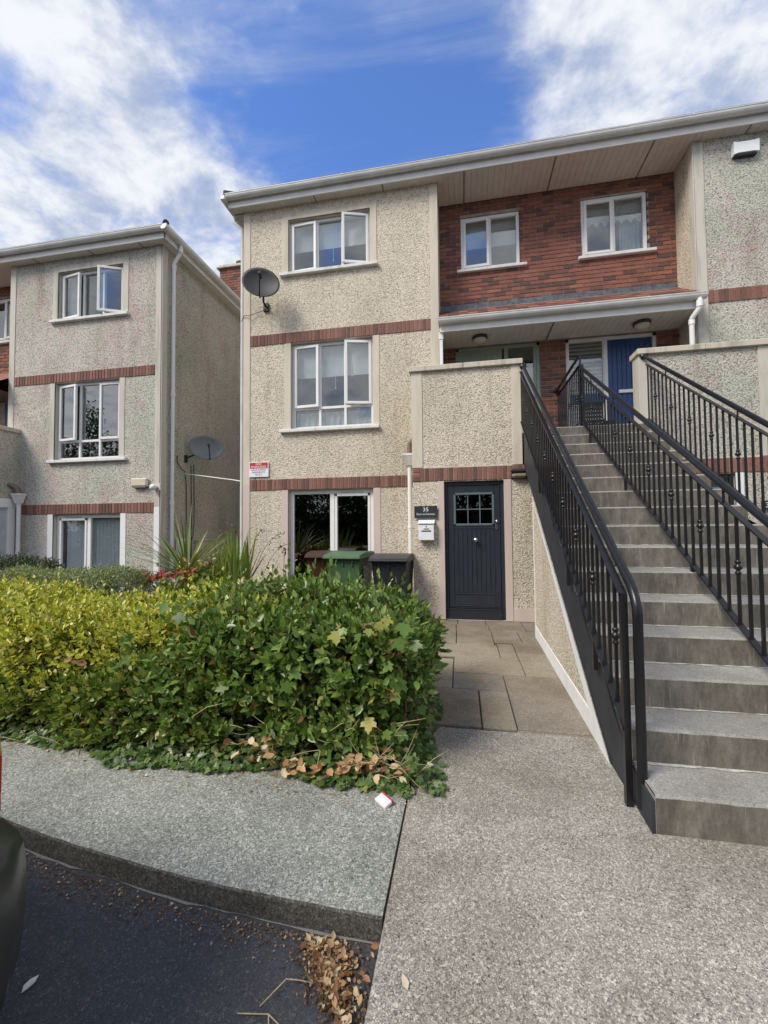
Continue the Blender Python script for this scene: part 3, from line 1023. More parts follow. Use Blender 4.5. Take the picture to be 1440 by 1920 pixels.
MB().box(2.32, 2.5, RC + 0.30, RC + 0.42, 6.4, 6.62).build('red_box', plain('faded_red_card', (0.42, 0.12, 0.13, 1), 0.7), main)
for x, z in ((-2.36, 6.62), (-2.33, 4.12), (-2.0, 4.33)):
    MB().tube([(x, MF + 0.18, z + 0.25), (x, MF + 0.18, z)], 0.006, 5).lathe([(0.001, 0), (0.014, 0.005), (0.012, 0.04), (0.002, 0.05)], (x, MF + 0.18, z - 0.03), n=8).build('blind_cord', M_BLIND, main)

# eaves
eave(main, -4.34, 7.8, SOF, 7.2)
JT = (-2.64, -1.33, 0.136, 1.66, 3.175, 4.55, 5.9)
soffit_boards(main, -4.34, -0.345, 7.222, MF - 0.0, SOF, 0.1, JT)
soffit_boards(main, -0.345, 3.79, 7.222, RC - 0.014, SOF, 0.1, JT)
soffit_boards(main, 3.79, 7.8, 7.222, MF - 0.0, SOF, 0.1, JT)
m = MB().box(-4.36, -4.338, 7.2, 13.2, SOF - 0.022, SOF + 0.16)
m.box(-4.338, -4.14, 7.43, 13.2, SOF, SOF + 0.01)
m.build('side_fascia', M_FASCIA, main)
MB().box(-4.47, -4.36, 7.08, 13.2, SOF + 0.07, SOF + 0.17, 0, 0.02).build('side_gutter', M_GUTTER, main)
hip_roof(main, -4.4, 7.85, 7.12, 13.2, SOF + 0.165)
MB().tube([(-4.40, 7.5, 7.72), (-4.40, 7.5, 7.6), (-4.24, 7.52, 7.45), (-4.24, 7.52, 0.1)], 0.034, 8).build('side_downpipe', M_GUTTER, main)

# canopy over the landing doors
CX0, CX1 = -0.343, 3.74
eave(main, CX0 + 0.02, CX1, 4.835, 7.17)
soffit_boards(main, -0.345, 3.78, 7.192, RC - 0.014, 4.865, 0.1, (1.58,))
rows = 4
ty0, tz0, ty1, tz1 = 7.10, 5.01, 7.97, 5.57
sl_ = math.atan2(tz1 - tz0, ty1 - ty0)
m = MB()
m.quad((CX0, ty0 + .02, tz0 - .03), (CX1, ty0 + .02, tz0 - .03), (CX1, RC, tz1 - .02), (CX0, RC, tz1 - .02))
m.quad((CX1, ty0 + .02, tz0 - .03), (CX1, RC, tz1 - .02), (CX1, RC, 4.86), (CX1, ty0 + .1, 4.86))
m.build('canopy_deck', M_SLATE, main)
tile_me = None
nt_ = 24
wt = (CX1 - CX0) / nt_
ln = math.hypot(ty1 - ty0, tz1 - tz0) / rows
for r in range(rows):
    for i in range(nt_):
        fr_ = r / rows
        loc = (CX0 + (i + .5) * wt, ty0 + (ty1 - ty0) * fr_, tz0 + (tz1 - tz0) * fr_ + random.uniform(0, 0.004))
        if tile_me is None:
            t = MB().box(-wt / 2 + .002, wt / 2 - .002, 0, ln * 1.18, 0.004, 0.020, 0, 0.002)
            o = t.build('roof_tile', M_TILE, main)
            tile_me = o.data
            o.location = Vector(loc) - wloc(main); o.rotation_euler = (sl_ - 0.035, 0, 0)
        else:
            inst('roof_tile', tile_me, main, loc, (sl_ - 0.035, 0, random.uniform(-.004, .004)))
m = MB()
for i in range(40):
    a, b = CX0 + 4.12 * i / 40, CX0 + 4.12 * (i + 1) / 40
    dy = 0.006 * math.sin(i * 2.3)
    m.box(a, b, RC - 0.026 + dy, RC + .0, 5.55, 5.69 + 0.006 * math.sin(i * 1.1))
    m.quad((a, RC - 0.02, 5.60), (b, RC - 0.02, 5.60), (b, RC - 0.17, 5.50 + dy * .3), (a, RC - 0.17, 5.50 + dy * .3))
m.build('lead_flashing', M_LEAD, main)
for x in (0.375, 3.04):
    l = thing('ceiling_lamp', (x, 7.6, 4.86), 'round opal ceiling lamp above the %s landing door' % ('sage green' if x < 1 else 'blue'), 'lamp', 'round lamps under the canopy')
    MB().lathe([(0.001, 0), (0.135, 0), (0.14, -0.02), (0.13, -0.045), (0.12, -0.05)], (x, 7.6, 4.858), n=24).build('lamp_base', M_LAMPBODY, l)
    MB().lathe([(0.118, -0.045), (0.115, -0.07), (0.09, -0.098), (0.05, -0.112), (0.001, -0.116)], (x, 7.6, 4.858), n=24).build('lamp_shade', M_LAMP, l)
# downpipes of the canopy
MB().box(-0.335, -0.275, 7.25, 7.31, 2.9, 4.9, 0, 0.006).box(-0.345, -0.262, 7.24, 7.32, 4.72, 4.86, 0, 0.006).build('downpipe', M_UPVC, main)
MB().tube([(3.66, 7.1, 4.94), (3.66, 7.1, 4.84), (3.66, 7.1, 4.79), (3.60, 7.2, 4.68), (3.60, 7.22, 4.62), (3.60, 7.22, 2.9)], 0.036, 12).tube(
    [(3.60, 7.22, 4.66), (3.60, 7.22, 4.58)], 0.044, 12).tube([(3.66, 7.1, 4.90), (3.66, 7.1, 4.80)], 0.046, 12).build('downpipe', M_UPVC, main)

# landing doors: sage green on the left, royal blue on the right
def framed_door(side, x0, x1, frame_m, door_m, light, door, planks):
    """frame plus one door leaf (> board, handle) and one side light (> pane)"""
    z0, z1, y = 2.895, 4.85, RC + 0.02
    f = MB()
    for (a, b, c, d) in ((x0, x0 + .06, z0, z1), (x1 - .06, x1, z0, z1), (x0, x1, z1 - .06, z1)):
        f.box(a, b, y, y + .08, c, d, 0, .004)
    mx = light[1] if light[0] < door[0] else light[0]
    f.box(mx - .03, mx + .03, y, y + .08, z0, z1 - .06, 0, .004)
    f.build('door_frame', frame_m, main)
    a, b = door
    leaf = MB().box(a, b, y + .03, y + .07, z0 + .01, z1 - .06).build('door', door_m, main)
    n = planks
    p = (b - a - .16) / n
    bo = None
    for i in range(n):
        MB().box(a + .08 + i * p + .004, a + .08 + (i + 1) * p - .004, y + .018, y + .032, z0 + .1, z1 - .16, 0, .004).build('door_board', door_m, leaf)
    a, b = light
    sl = MB()
    for (q, w_, c, d) in ((a, a + .05, z0, z1 - .06), (b - .05, b, z0, z1 - .06), (a + .05, b - .05, z0, z0 + .08), (a + .05, b - .05, z0 + .80, z0 + .90)):
        sl.box(q, w_, y + .015, y + .07, c, d, 0, .004)
    so_ = sl.build('side_light', frame_m, main)
    MB().box(a + .05, b - .05, y + .04, y + .046, z0 + .90, z1 - .06).build('pane', M_GLASS, so_)
    MB().box(a + .05, b - .05, y + .04, y + .046, z0 + .08, z0 + .80).build('pane', M_GLASS, so_)
    return leaf, so_
lf, sl1 = framed_door(0, -0.06, 1.47, M_GREEN_DOOR, M_GREEN_DOOR, (0.86, 1.41), (0.0, 0.80), 6)
MB().box(0.9, 1.38, RC + .12, RC + .124, 2.9, 4.42).build('roller_blind', M_BLIND, main)
lf2, sl2 = framed_door(1, 1.92, 3.43, M_UPVC, M_BLUE_DOOR, (1.93, 2.60), (2.63, 3.41), 8)
MB().box(2.80, 3.05, RC - 0.0, RC + 0.04, 3.80, 3.86, 0, .006).build('letter_plate', M_WHITE, lf2)
MB().box(1.98, 2.56, RC + .02, RC + .06, 3.66, 3.82, 0, .004).build('transom_panel', M_BLUE_DOOR, sl2)
m = MB()
for i in range(26):
    z = 2.93 + i * 0.072
    m.add([(1.98, RC + .10, z), (2.56, RC + .10, z), (2.56, RC + .135, z + .045), (1.98, RC + .135, z + .045)], [(0, 1, 2, 3)])
m.build('venetian_blind', M_BLIND, main, fix=False)
room(main, ident, D1[0], D1[1], 2.89, 4.86, RC + 0.13, M_ROOM)
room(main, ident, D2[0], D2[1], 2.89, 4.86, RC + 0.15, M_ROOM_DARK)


# ground floor porch blocks that carry the landing
def porch(xm, dz, dash, bandm, basem, capm, door):
    w = MB()
    wall_sheet(w, xm, -0.76, 1.5, 0.0, 2.3, D, [(-0.265, 0.645, 0.0, 2.155)], 0.10)
    w.build('porch_wall', [dash, bandm], main)
    w = MB()
    w.box(xm(-0.76), xm(0.92), D, D + 0.2, 2.30, 3.93)
    w.box(xm(-0.76), xm(-0.56), D + 0.2, MF, 2.30, 3.93)
    w.quad((xm(-0.76), D, -.05), (xm(-0.76), MF, -.05), (xm(-0.76), MF, 2.3), (xm(-0.76), D, 2.3))
    w.build('parapet', dash, main)
    for nm, mt, a, b, o, d2, c, e, chf in (
            ('render_strip', bandm, -0.765, -0.595, .012, .03, 2.385, 3.93, .003), ('render_strip', bandm, 0.785, 0.93, .012, .21, 2.385, 3.93, .003),
            ('render_strip', bandm, -0.59, 0.78, .006, .03, 2.372, 2.392, 0), ('base_strip', basem, -0.365, -0.265, .012, .02, 0, 2.163, .003),
            ('base_strip', basem, 0.645, 0.75, .012, .02, 0, 2.163, .003), ('base_strip', basem, -0.755, -0.365, .004, .02, 0, .19, 0),
            ('base_strip', basem, 0.75, 1.5, .004, .02, 0, .19, 0), ('coping', capm, -0.80, 0.06, .05, .25, 3.93, 4.015, .008),
            ('coping', capm, 0.064, 0.955, .05, .25, 3.93, 4.015, .008)):
        MB().box(xm(a), xm(b), D - o, D + d2, c, e, 0, chf).build(nm, mt, main)
    MB().box(xm(-0.80), xm(-0.52), D + 0.252, MF, 3.93, 4.015, 0, .008).build('coping', capm, main)
    MB().box(xm(-0.757), xm(1.35), D - .004, D + .02, BAND1[0], BAND1[1]).build('mortar_band', M_MORTAR, main)
    for i in range(3):
        bs.add(xm(-0.755 + .055), D - 0.014, BAND1[0] + .036 + i * .071, 0.105, 0.064, M_SOLDIER)
    soldier(bs, xm, -0.645, 1.3, BAND1[0], BAND1[1], D - 0.014)
porch(ident, 0, M_DASH, M_BAND, M_PINK, M_CAP, True)
mir_p = lambda x: 3.51 - x
porch(mir_p, 0, M_DASH_LEFT, M_BAND_LEFT, M_WHITEPAINT, M_CAP, True)
bs.emit(main)


def front_door(xm, label):
    y = D + 0.055
    fr = MB()
    x0, x1 = -0.262, 0.642
    for (a, b, c, d) in ((x0, x0 + .05, 0, 2.15), (x1 - .05, x1, 0, 2.15), (x0 + .05, x1 - .05, 2.09, 2.15)):
        fr.box(xm(a), xm(b), y - .01, y + .06, c, d, 0, .004)
    fr.build('door_frame', M_DOORFRAME, main)
    MB().box(xm(x0 + .05), xm(x1 - .05), y - .03, y + .06, 0.0, 0.15, 0, .005).box(xm(x0 + .05), xm(x1 - .05), y - .036, y + .03, 0.15, 0.165, 0, .004).build('door_sill', M_DOORFRAME, main)
    dl = MB()
    a, b = x0 + .055, x1 - .055
    L, R, lo, hi = a + .085, b - .085, 0.40, 1.97
    wl, wh = 1.455, 1.975
    for (p, q, c, d) in ((a, L, .17, 2.085), (R, b, .17, 2.085), (L, R, .17, lo), (L, R, wh, 2.085), (L, R, wl - .05, wl)):
        dl.box(xm(p), xm(q), y, y + .045, c, d, 0, .005)
    dl.box(xm(L), xm(R), y + .012, y + .04, .3, wl - .05)
    dl.box(xm(L + .0), xm(R - .0), y - .008, y + .01, .385, .405, 0, .003)
    dl.box(xm(a + .02), xm(b - .02), y - .006, y + .01, .20, .215, 0, .003)
    dl.box(xm(a + .02), xm(b - .02), y - .004, y + .01, .235, .245, 0, .003)
    dr = dl.build('door', M_DOOR, main)
    dr['label'] = label
    n = 9
    p = (R - L) / n
    for i in range(n):
        MB().box(xm(L + i * p + .003), xm(L + (i + 1) * p - .003), y + .002, y + .02, .406, wl - .052, 0, .003).build('door_board', M_DOOR, dr)
    mt = MB()
    for (p_, q, c, d) in ((L, L + .035, wl, wh), (R - .035, R, wl, wh), (L, R, wh - .035, wh), (L, R, wl, wl + .035)):
        mt.box(xm(p_), xm(q), y - .01, y + .03, c, d, 0, .006)
    mt.build('glazed_frame', M_MUNTIN, dr)
    g0, g1, h0, h1 = L + .035, R - .035, wl + .035, wh - .035
    mt = MB()
    for i in (1, 2):
        x = g0 + (g1 - g0) * i / 3
        mt.box(xm(x - .008), xm(x + .008), y + .002, y + .028, h0, h1)
    mt.box(xm(g0), xm(g1), y + .003, y + .027, (h0 + h1) / 2 - .008, (h0 + h1) / 2 + .008)
    mt.build('glazing_bar', M_MUNTIN, dr)
    for i in range(3):
        for j in range(2):
            MB().box(xm(g0 + (g1 - g0) * i / 3), xm(g0 + (g1 - g0) * (i + 1) / 3), y + .014, y + .018, h0 + (h1 - h0) * j / 2, h0 + (h1 - h0) * (j + 1) / 2).build('pane', M_GLASS_DARK, dr)
    cx_ = (L + R) / 2 + .02
    MB().lathe([(0.001, 0), (.035, 0), (.036, .008), (.016, .014), (.014, .035), (.028, .045), (.036, .06), (.03, .075), (.001, .08)], (xm(cx_), y + .002, 1.235), (0, -1, 0), 20).build('door_knob', M_CHROME, dr)
    MB().box(xm(b - .075), xm(b - .035), y - .014, y + .003, 1.40, 1.49, 0, .006).lathe([(0.001, 0), (.02, 0), (.02, .02), (.001, .022)], (xm(b - .055), y - .002, 1.52), (0, -1, 0), 14).build('door_lock', M_CHROME, dr)
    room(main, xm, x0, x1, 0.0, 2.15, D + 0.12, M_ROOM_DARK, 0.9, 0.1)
front_door(ident, 'charcoal front door with six pane window beside number 35')
front_door(mir_p, 'door behind the stairs beside number 34')

# ------------------------------------------------------------------ left building
left = thing('apartment_block', (-7.9, 7.4, 0), 'weathered roughcast apartment building on the left, with hipped gable side and brick chimney', 'building')
LZ = -0.385
ml = lambda x: -10.09 - x
bl_ = BrickSet()
dashed_front(left, bl_, ml, LZ, M_DASH_LEFT, M_BAND_LEFT, M_WHITEPAINT, (24, 8, 2, 9), (None, None), M_GLASS_REFL, 'blinds')
LX = -5.95
m = MB()
m.quad((LX, MF, -.1), (LX, 13.4, -.1), (LX, 13.4, SOF + LZ), (LX, MF, SOF + LZ))
m.quad((-17, 13.4, -.1), (LX, 13.4, -.1), (LX, 13.4, SOF + LZ), (-17, 13.4, SOF + LZ))
m.build('gable_wall', M_DASH_LEFT, left)
MB().box(LX - .02, LX + .012, MF - .012, MF + .14, 0.0, SOF + LZ - .004, 0, .003).build('corner_strip', M_BAND_LEFT, left)
eave(left, -17.0, -5.75, SOF + LZ, 7.2)
soffit_boards(left, -9.745, -5.75, 7.222, MF, SOF + LZ, 0.1, (-9.0, -7.6, -6.4))
soffit_boards(left, -13.8, -9.745, 7.222, RC - .014, SOF + LZ, 0.2)
z = SOF + LZ
MB().box(-5.772, -5.75, 7.2, 13.6, z - .022, z + .16).box(LX, -5.772, MF + .0, 13.6, z, z + .012).build('side_fascia', M_FASCIA, left)
go = MB()
prof = [(-5.75, z + .17), (-5.75, z + .10), (-5.735, z + .08), (-5.70, z + .075), (-5.655, z + .085), (-5.625, z + .12), (-5.62, z + .175)]
go.prism(prof, 1, 7.08, 13.6)
go.build('side_gutter', M_GUTTER, left)
hip_roof(left, -17, -5.66, 7.12, 13.6, z + .165)
MB().tube([(-5.70, 7.62, z + .10), (-5.70, 7.62, z), (-5.70, 7.62, z - .06), (-5.87, 7.64, z - .25), (-5.87, 7.64, z - .34), (-5.87, 7.64, 0.3)], 0.036, 12).tube(
    [(-5.70, 7.62, z + .02), (-5.70, 7.62, z - .08)], .046, 12).tube([(-5.87, 7.64, z - .3), (-5.87, 7.64, z - .4)], .046, 12).tube(
    [(-5.87, 7.64, 4.2), (-5.87, 7.64, 4.28)], .046, 12).tube([(-5.87, 7.64, 1.95), (-5.87, 7.64, 2.03)], .046, 12).build('downpipe', M_WHITEPAINT, left)
# vertical blinds behind the ground floor slider
bm_ = None
for i in range(15):
    x = -8.32 + i * .092
    v = MB(); v.xf = Matrix.Translation((x, MF + .205, 0)) @ Matrix.Rotation(.8, 4, 'Z')
    v.box(-.037, .037, -.001, .001, .08, 1.72).build('blind_slat', M_BLIND_GREY, left)
curtain(left, -8.45, -8.25, 5.97, 6.95, MF + .25, k=6)
curtain(left, -7.15, -6.95, 5.97, 6.95, MF + .25, k=6)
MB().lathe([(.001, 0), (.09, 0), (.11, .16), (.1, .17), (.001, .165)], (-7.75, MF + .3, 3.0), n=16).build('pot', M_WHITE, left)
# chimney
ch = MB().box(-6.92, -6.22, 11.0, 11.7, 7.0, 9.11).build('chimney', M_MORTAR, left)
bb = BrickSet()
for r in range(24):
    zc_ = 7.36 + r * .075
    off = .1125 if r % 2 else 0
    k = -6.92 - off
    while k < -6.22:
        a, b = max(k, -6.92), min(k + .215, -6.222)
        if b - a > .03: bb.add((a + b) / 2, 10.988, zc_, b - a, .064, M_BRICK)
        k += .225
    k = 11.0 - off
    while k < 11.7:
        a, b = max(k, 11.0), min(k + .215, 11.698)
        if b - a > .03: bb.add(-6.208, (a + b) / 2, zc_, b - a, .064, M_BRICK, math.pi / 2)
        k += .225
bb.emit(ch)
MB().box(-7.0, -6.14, 10.92, 11.78, 9.11, 9.17, 0, .01).box(-6.95, -6.19, 10.97, 11.73, 9.17, 9.23, 0, .01).build('chimney_cap', M_CAP, ch)
MB().lathe([(.13, 0), (.12, .18), (.145, .2), (.145, .24), (.10, .245), (.10, .02)], (-6.45, 11.35, 9.23), n=16).build('chimney_pot', M_TILE, ch)
# recess and porch of the left building, at the frame edge
m = MB()
wall_sheet(m, ident, -13.9, -9.745, 2.2, z, RC, [(-11.2, -10.1, 5.96, 7.02)], .12)
m.build('brick_backing', [M_MORTAR, M_MORTAR], left)
bond(bl_, -13.8, -9.75, 5.1, z - .005, RC - .012, [(-11.2, -10.1, 5.96, 7.02)])
window(left, ident, -11.195, -10.105, 5.97, 7.015, RC + .02, [(0, .5, 0, 1, 'L', 0), (.5, 1, 0, 1, 'R', 6)], fr=.06)
room(left, ident, -11.2, -10.1, 5.96, 7.02, RC + .125, M_ROOM)
MB().box(-11.28, -10.0, RC - .075, RC + .1, 5.9, 5.96, 0, .007).build('window_sill', M_SILL, left)
m = MB().quad((-9.745, MF, 2.2), (-9.745, RC, 2.2), (-9.745, RC, z), (-9.745, MF, z))
m.build('return_wall', M_DASH_LEFT, left)
eave(left, -13.8, -9.77, 4.45, 7.17)
MB().quad((-13.8, 7.12, 4.62), (-9.75, 7.12, 4.62), (-9.75, RC, 5.2), (-13.8, RC, 5.2)).quad((-13.8, 7.19, 4.48), (-9.75, 7.19, 4.48), (-9.75, RC, 4.48), (-13.8, RC, 4.48)).build('canopy', M_TILE, left)
MB().box(-10.6, -9.9, RC - .03, RC, 2.5, 4.45, 0, .005).build('door', M_BLUE_DOOR, left)
PX = -9.43
m = MB()
m.box(-12.5, PX, D, MF, 2.0, 3.55)
m.box(-12.5, PX - .05, D, MF, -.1, 2.0)
m.build('porch_block', M_DASH_LEFT, left)
MB().box(-12.5, PX + .04, D - .05, MF, 3.55, 3.64, 0, .008).build('coping', M_CAP, left)
MB().box(PX - .06, PX + .006, 6.5, MF - .03, 1.93, 2.12, 0, .004).box(PX - .06, PX + .006, MF - .20, MF - .06, 0, 1.93, 0, .004).box(PX - .06, PX + .006, 6.5, 6.62, 0, 1.93, 0, .004).build('door_surround', M_WHITEPAINT, left)
MB().box(PX - .048, PX - .03, 6.62, MF - .2, 0, 1.93).build('side_door', plain('pale_grey_door', (.42, .45, .5, 1), .5), left)
bl_.emit(left)
m = MB()
m.add([(-9.36, 7.20, 2.19), (-9.18, 7.20, 2.19), (-9.18, 7.36, 2.19), (-9.36, 7.36, 2.19), (-9.32, 7.24, 2.02), (-9.22, 7.24, 2.02), (-9.22, 7.34, 2.02), (-9.32, 7.34, 2.02)],
      [(0, 1, 5, 4), (1, 2, 6, 5), (2, 3, 7, 6), (3, 0, 4, 7), (4, 5, 6, 7)])
m.box(-9.37, -9.17, 7.19, 7.37, 2.19, 2.23, 0, .004)
m.build('hopper', M_WHITEPAINT, left)
MB().tube([(-9.27, 7.29, 2.1), (-9.27, 7.29, .05)], .038, 12).tube([(-9.27, 7.29, .95), (-9.27, 7.29, 1.0)], .046, 12).build('downpipe', M_WHITEPAINT, left)
MB().tube([(-9.45, 7.2, 2.42), (-9.38, 7.25, 2.40), (-9.30, 7.28, 2.33), (-9.27, 7.29, 2.22)], .05, 10).build('spout', M_PIPEBROWN, left)

# hopper, spout and downpipe on the main front beside the porch block
m = MB()
m.add([(-0.995, 7.12, 2.68), (-0.79, 7.12, 2.68), (-0.79, 7.33, 2.68), (-0.995, 7.33, 2.68), (-0.94, 7.18, 2.52), (-0.83, 7.18, 2.52), (-0.83, 7.30, 2.52), (-0.94, 7.30, 2.52)],
      [(0, 1, 5, 4), (1, 2, 6, 5), (2, 3, 7, 6), (3, 0, 4, 7), (4, 5, 6, 7), (0, 1, 2, 3)])
m.box(-1.0, -0.785, 7.115, 7.335, 2.68, 2.72, 0, .004)
m.build('hopper', M_SILL, main)
MB().tube([(-0.885, 7.24, 2.56), (-0.885, 7.24, .05)], .036, 12).tube([(-0.885, 7.24, 1.42), (-0.885, 7.24, 1.46)], .044, 12).build('downpipe', M_UPVC, main)
MB().tube([(-0.74, 7.2, 2.99), (-0.81, 7.2, 2.97), (-0.87, 7.22, 2.90), (-0.885, 7.24, 2.72)], .05, 10).build('spout', M_PIPEBROWN, main)

# ------------------------------------------------------------------ stairs
st = thing('staircase', (1.75, 4.3, 0), 'wide weathered concrete flight of steps with charcoal painted side, rising to the landing', 'stairs')
SX1 = 2.63
def sx0(y): return 0.862 + 0.021 * (y - Y0)
def nose(y): return RISE + (y - Y0) * RISE / GO
for i in range(16):
    y0 = Y0 + i * GO
    y1 = y0 + GO + 0.03 if i < 15 else y0 + 0.35
    zt = (i + 1) * RISE
    zb = max(-0.02, zt - 0.42)
    a0, a1 = sx0(y0) + .012, sx0(y1) + .012
    m = MB()
    # slightly uneven nosing
    n = 36
    xs_ = [a0 + (SX1 - a0) * k / n for k in range(n + 1)]
    jit = [random.uniform(-.004, .004) for _ in xs_]
    for k in range(n):
        xa, xb = xs_[k], xs_[k + 1]
        ja, jb = jit[k], jit[k + 1]
        m.quad((xa, y0 + .012 + ja, zt), (xb, y0 + .012 + jb, zt), (xb, y1, zt), (xa, y1, zt), 0)
        m.quad((xa, y0 + ja, zt - .012), (xb, y0 + jb, zt - .012), (xb, y0 + .012 + jb, zt), (xa, y0 + .012 + ja, zt), 0)
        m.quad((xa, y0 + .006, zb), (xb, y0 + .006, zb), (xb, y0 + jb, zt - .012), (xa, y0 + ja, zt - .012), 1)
    m.quad((a0, y0, zb), (a0, y1, zb), (a0, y1, zt), (a0, y0, zt - .01), 0)
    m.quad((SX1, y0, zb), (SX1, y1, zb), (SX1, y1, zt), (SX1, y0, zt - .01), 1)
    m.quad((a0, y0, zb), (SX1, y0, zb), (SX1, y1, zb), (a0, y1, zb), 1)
    if i < 15:      # pale line of grit where the tread meets the next riser
        yb_ = Y0 + (i + 1) * GO
        for k in range(n):
            w0, w1 = .009 + jit[k] * 2.5, .009 + jit[k + 1] * 2.5
            m.quad((xs_[k], yb_ - w0, zt + .003), (xs_[k + 1], yb_ - w1, zt + .003), (xs_[k + 1], yb_ + .01, zt + .008), (xs_[k], yb_ + .01, zt + .008), 2)
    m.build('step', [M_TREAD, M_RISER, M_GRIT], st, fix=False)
# landing slab
YL = Y0 + 15 * GO
m = MB().box(0.93, 2.59, YL + .3, RC, 2.60, 16 * RISE - .001)
m.box(-0.56, 0.93, D + .2, RC, 2.60, 16 * RISE - .001).box(2.59, 4.1, D + .2, RC, 2.60, 16 * RISE - .001)
m.build('landing', M_TREAD, st)
def under(y): return 0.62 * (y - 2.80)
# charcoal painted string: saw-toothed top that follows the steps
pts = [(Y0 + .004, -.01), (2.80, 0.0), (6.60, under(6.6))]
pts += [(6.60, 2.70)]
for i in range(15, -1, -1):
    y = Y0 + i * GO
    pts.append((y + GO * .97, (i + 1) * RISE - .004))
    pts.append((y + GO * .50, (i + 1) * RISE - .022))
    pts.append((y + .006, (i + 1) * RISE - (.165 if i else .03)))
def string_plate(xf, t, side):
    bm = bmesh.new()
    vs_ = [bm.verts.new((xf(p[0]) , p[0], p[1])) for p in pts]
    f = bm.faces.new(vs_)
    r = bmesh.ops.triangulate(bm, faces=[f])
    r = bmesh.ops.extrude_face_region(bm, geom=bm.faces[:])
    for q in r['geom']:
        if isinstance(q, bmesh.types.BMVert): q.co.x += t
    bmesh.ops.recalc_face_normals(bm, faces=bm.faces[:])
    me = bpy.data.meshes.new('stringer')
    bm.to_mesh(me); bm.free()
    me.materials.append(M_STRINGER)
    o = bpy.data.objects.new('stringer', me)
    o.parent = st; o.location = -wloc(st)
    COL.objects.link(o)
    return o
string_plate(lambda y: sx0(y) - .006, .016, 'charcoal')
string_plate(lambda y: SX1 + .004, .016, 'charcoal')
# roughcast side walls below the string with painted white edges
def side_wall(xf, t, mat):
    m = MB()
    Yw = 5.74
    m.add([(xf(2.80), 2.80, 0), (xf(Yw), Yw, 0), (xf(Yw), Yw, under(Yw)), (xf(2.8) + t, 2.80, 0), (xf(Yw) + t, Yw, 0), (xf(Yw) + t, Yw, under(Yw))],
          [(0, 1, 2), (3, 5, 4), (1, 4, 5, 2), (0, 2, 5, 3)])
    m.build('side_wall', mat, st)
    w = MB()
    o = -.008 if t > 0 else .008
    def pt(y, z): return (xf(y) + o, y, z)
    w.quad(pt(2.80, 0), pt(Yw, 0), pt(Yw, .145), pt(3.03, .145))
    w.quad((xf(2.8) + o, 2.76, -.0), (xf(3.03) + o, 3.0, .0), pt(Yw, under(Yw) - .045), pt(Yw, under(Yw) + .005))
    for (p, q) in ((pt(3.03, .145), pt(Yw, .145)),):
        w.quad(p, q, (q[0] - o, q[1], q[2]), (p[0] - o, p[1], p[2]))
    w.build('painted_edge', M_WHITEPAINT, st, fix=False)
side_wall(lambda y: sx0(y) - .010, .12, M_DASH)
side_wall(lambda y: SX1 + .02, -.12, M_DASH)
MB().box(sx0(5.74) - .018, sx0(5.74) + .02, 5.725, 5.75, .0, under(5.74)).build('corner_bead', M_SILL, st)


# ------------------------------------------------------------------ railings
def knob_profile(r=0.008):
    return [(r, -.052), (.017, -.045), (.018, -.036), (.010, -.028), (.011, -.022), (.023, -.010), (.024, .004), (.013, .014), (.012, .020), (.018, .028), (.017, .038), (r, .046)]


def railing(name, label, X, ya, yb, zt, zb, first=0, kn=4, flat_drop=0.085, bars_gap=0.105, hx=0.045, extra=None):
    """raking railing in the plane x = X(y); zt/zb: handrail and bottom rail height as functions of y"""
    t = thing(name, (X(ya), ya, max(0, zb(ya))), label, 'railing', 'black steel stair railings')
    off = 0.0
    k = 10
    ys = [ya + (yb - ya) * i / k for i in range(k + 1)]
    m = MB()
    def flat(mb, zf, w, h):
        for y0_, y1_ in zip(ys, ys[1:]):
            a = [(X(y0_) - w, y0_, zf(y0_)), (X(y0_) + w, y0_, zf(y0_)), (X(y0_) + w, y0_, zf(y0_) + h), (X(y0_) - w, y0_, zf(y0_) + h)]
            b = [(X(y1_) - w, y1_, zf(y1_)), (X(y1_) + w, y1_, zf(y1_)), (X(y1_) + w, y1_, zf(y1_) + h), (X(y1_) - w, y1_, zf(y1_) + h)]
            mb.add(a + b, [(0, 1, 5, 4), (1, 2, 6, 5), (2, 3, 7, 6), (3, 0, 4, 7)])
    top = lambda y: zt(y) - flat_drop
    flat(m, lambda y: top(y) - .012, .020, .012)
    m.build('top_rail', M_BLACK, t)
    m = MB()
    flat(m, lambda y: zb(y), .020, .012)
    m.build('bottom_rail', M_BLACK, t)
    n = int((yb - ya) / bars_gap)
    bar_me = {}
    for i in range(n + 1):
        y = ya + .03 + (yb - ya - .06) * i / n
        z0, z1 = zb(y) + .008, top(y) - .006
        b = MB().box(X(y) - .008, X(y) + .008, y - .008, y + .008, z0, z1)
        bo = b.build('baluster', M_BLACK, t, fix=False)
        if i % kn == first % kn:
            MB().lathe(knob_profile(), (X(y), y, z0 + (z1 - z0) * .52), n=10).build('knuckle', M_BLACK, bo, fix=False)
    return t


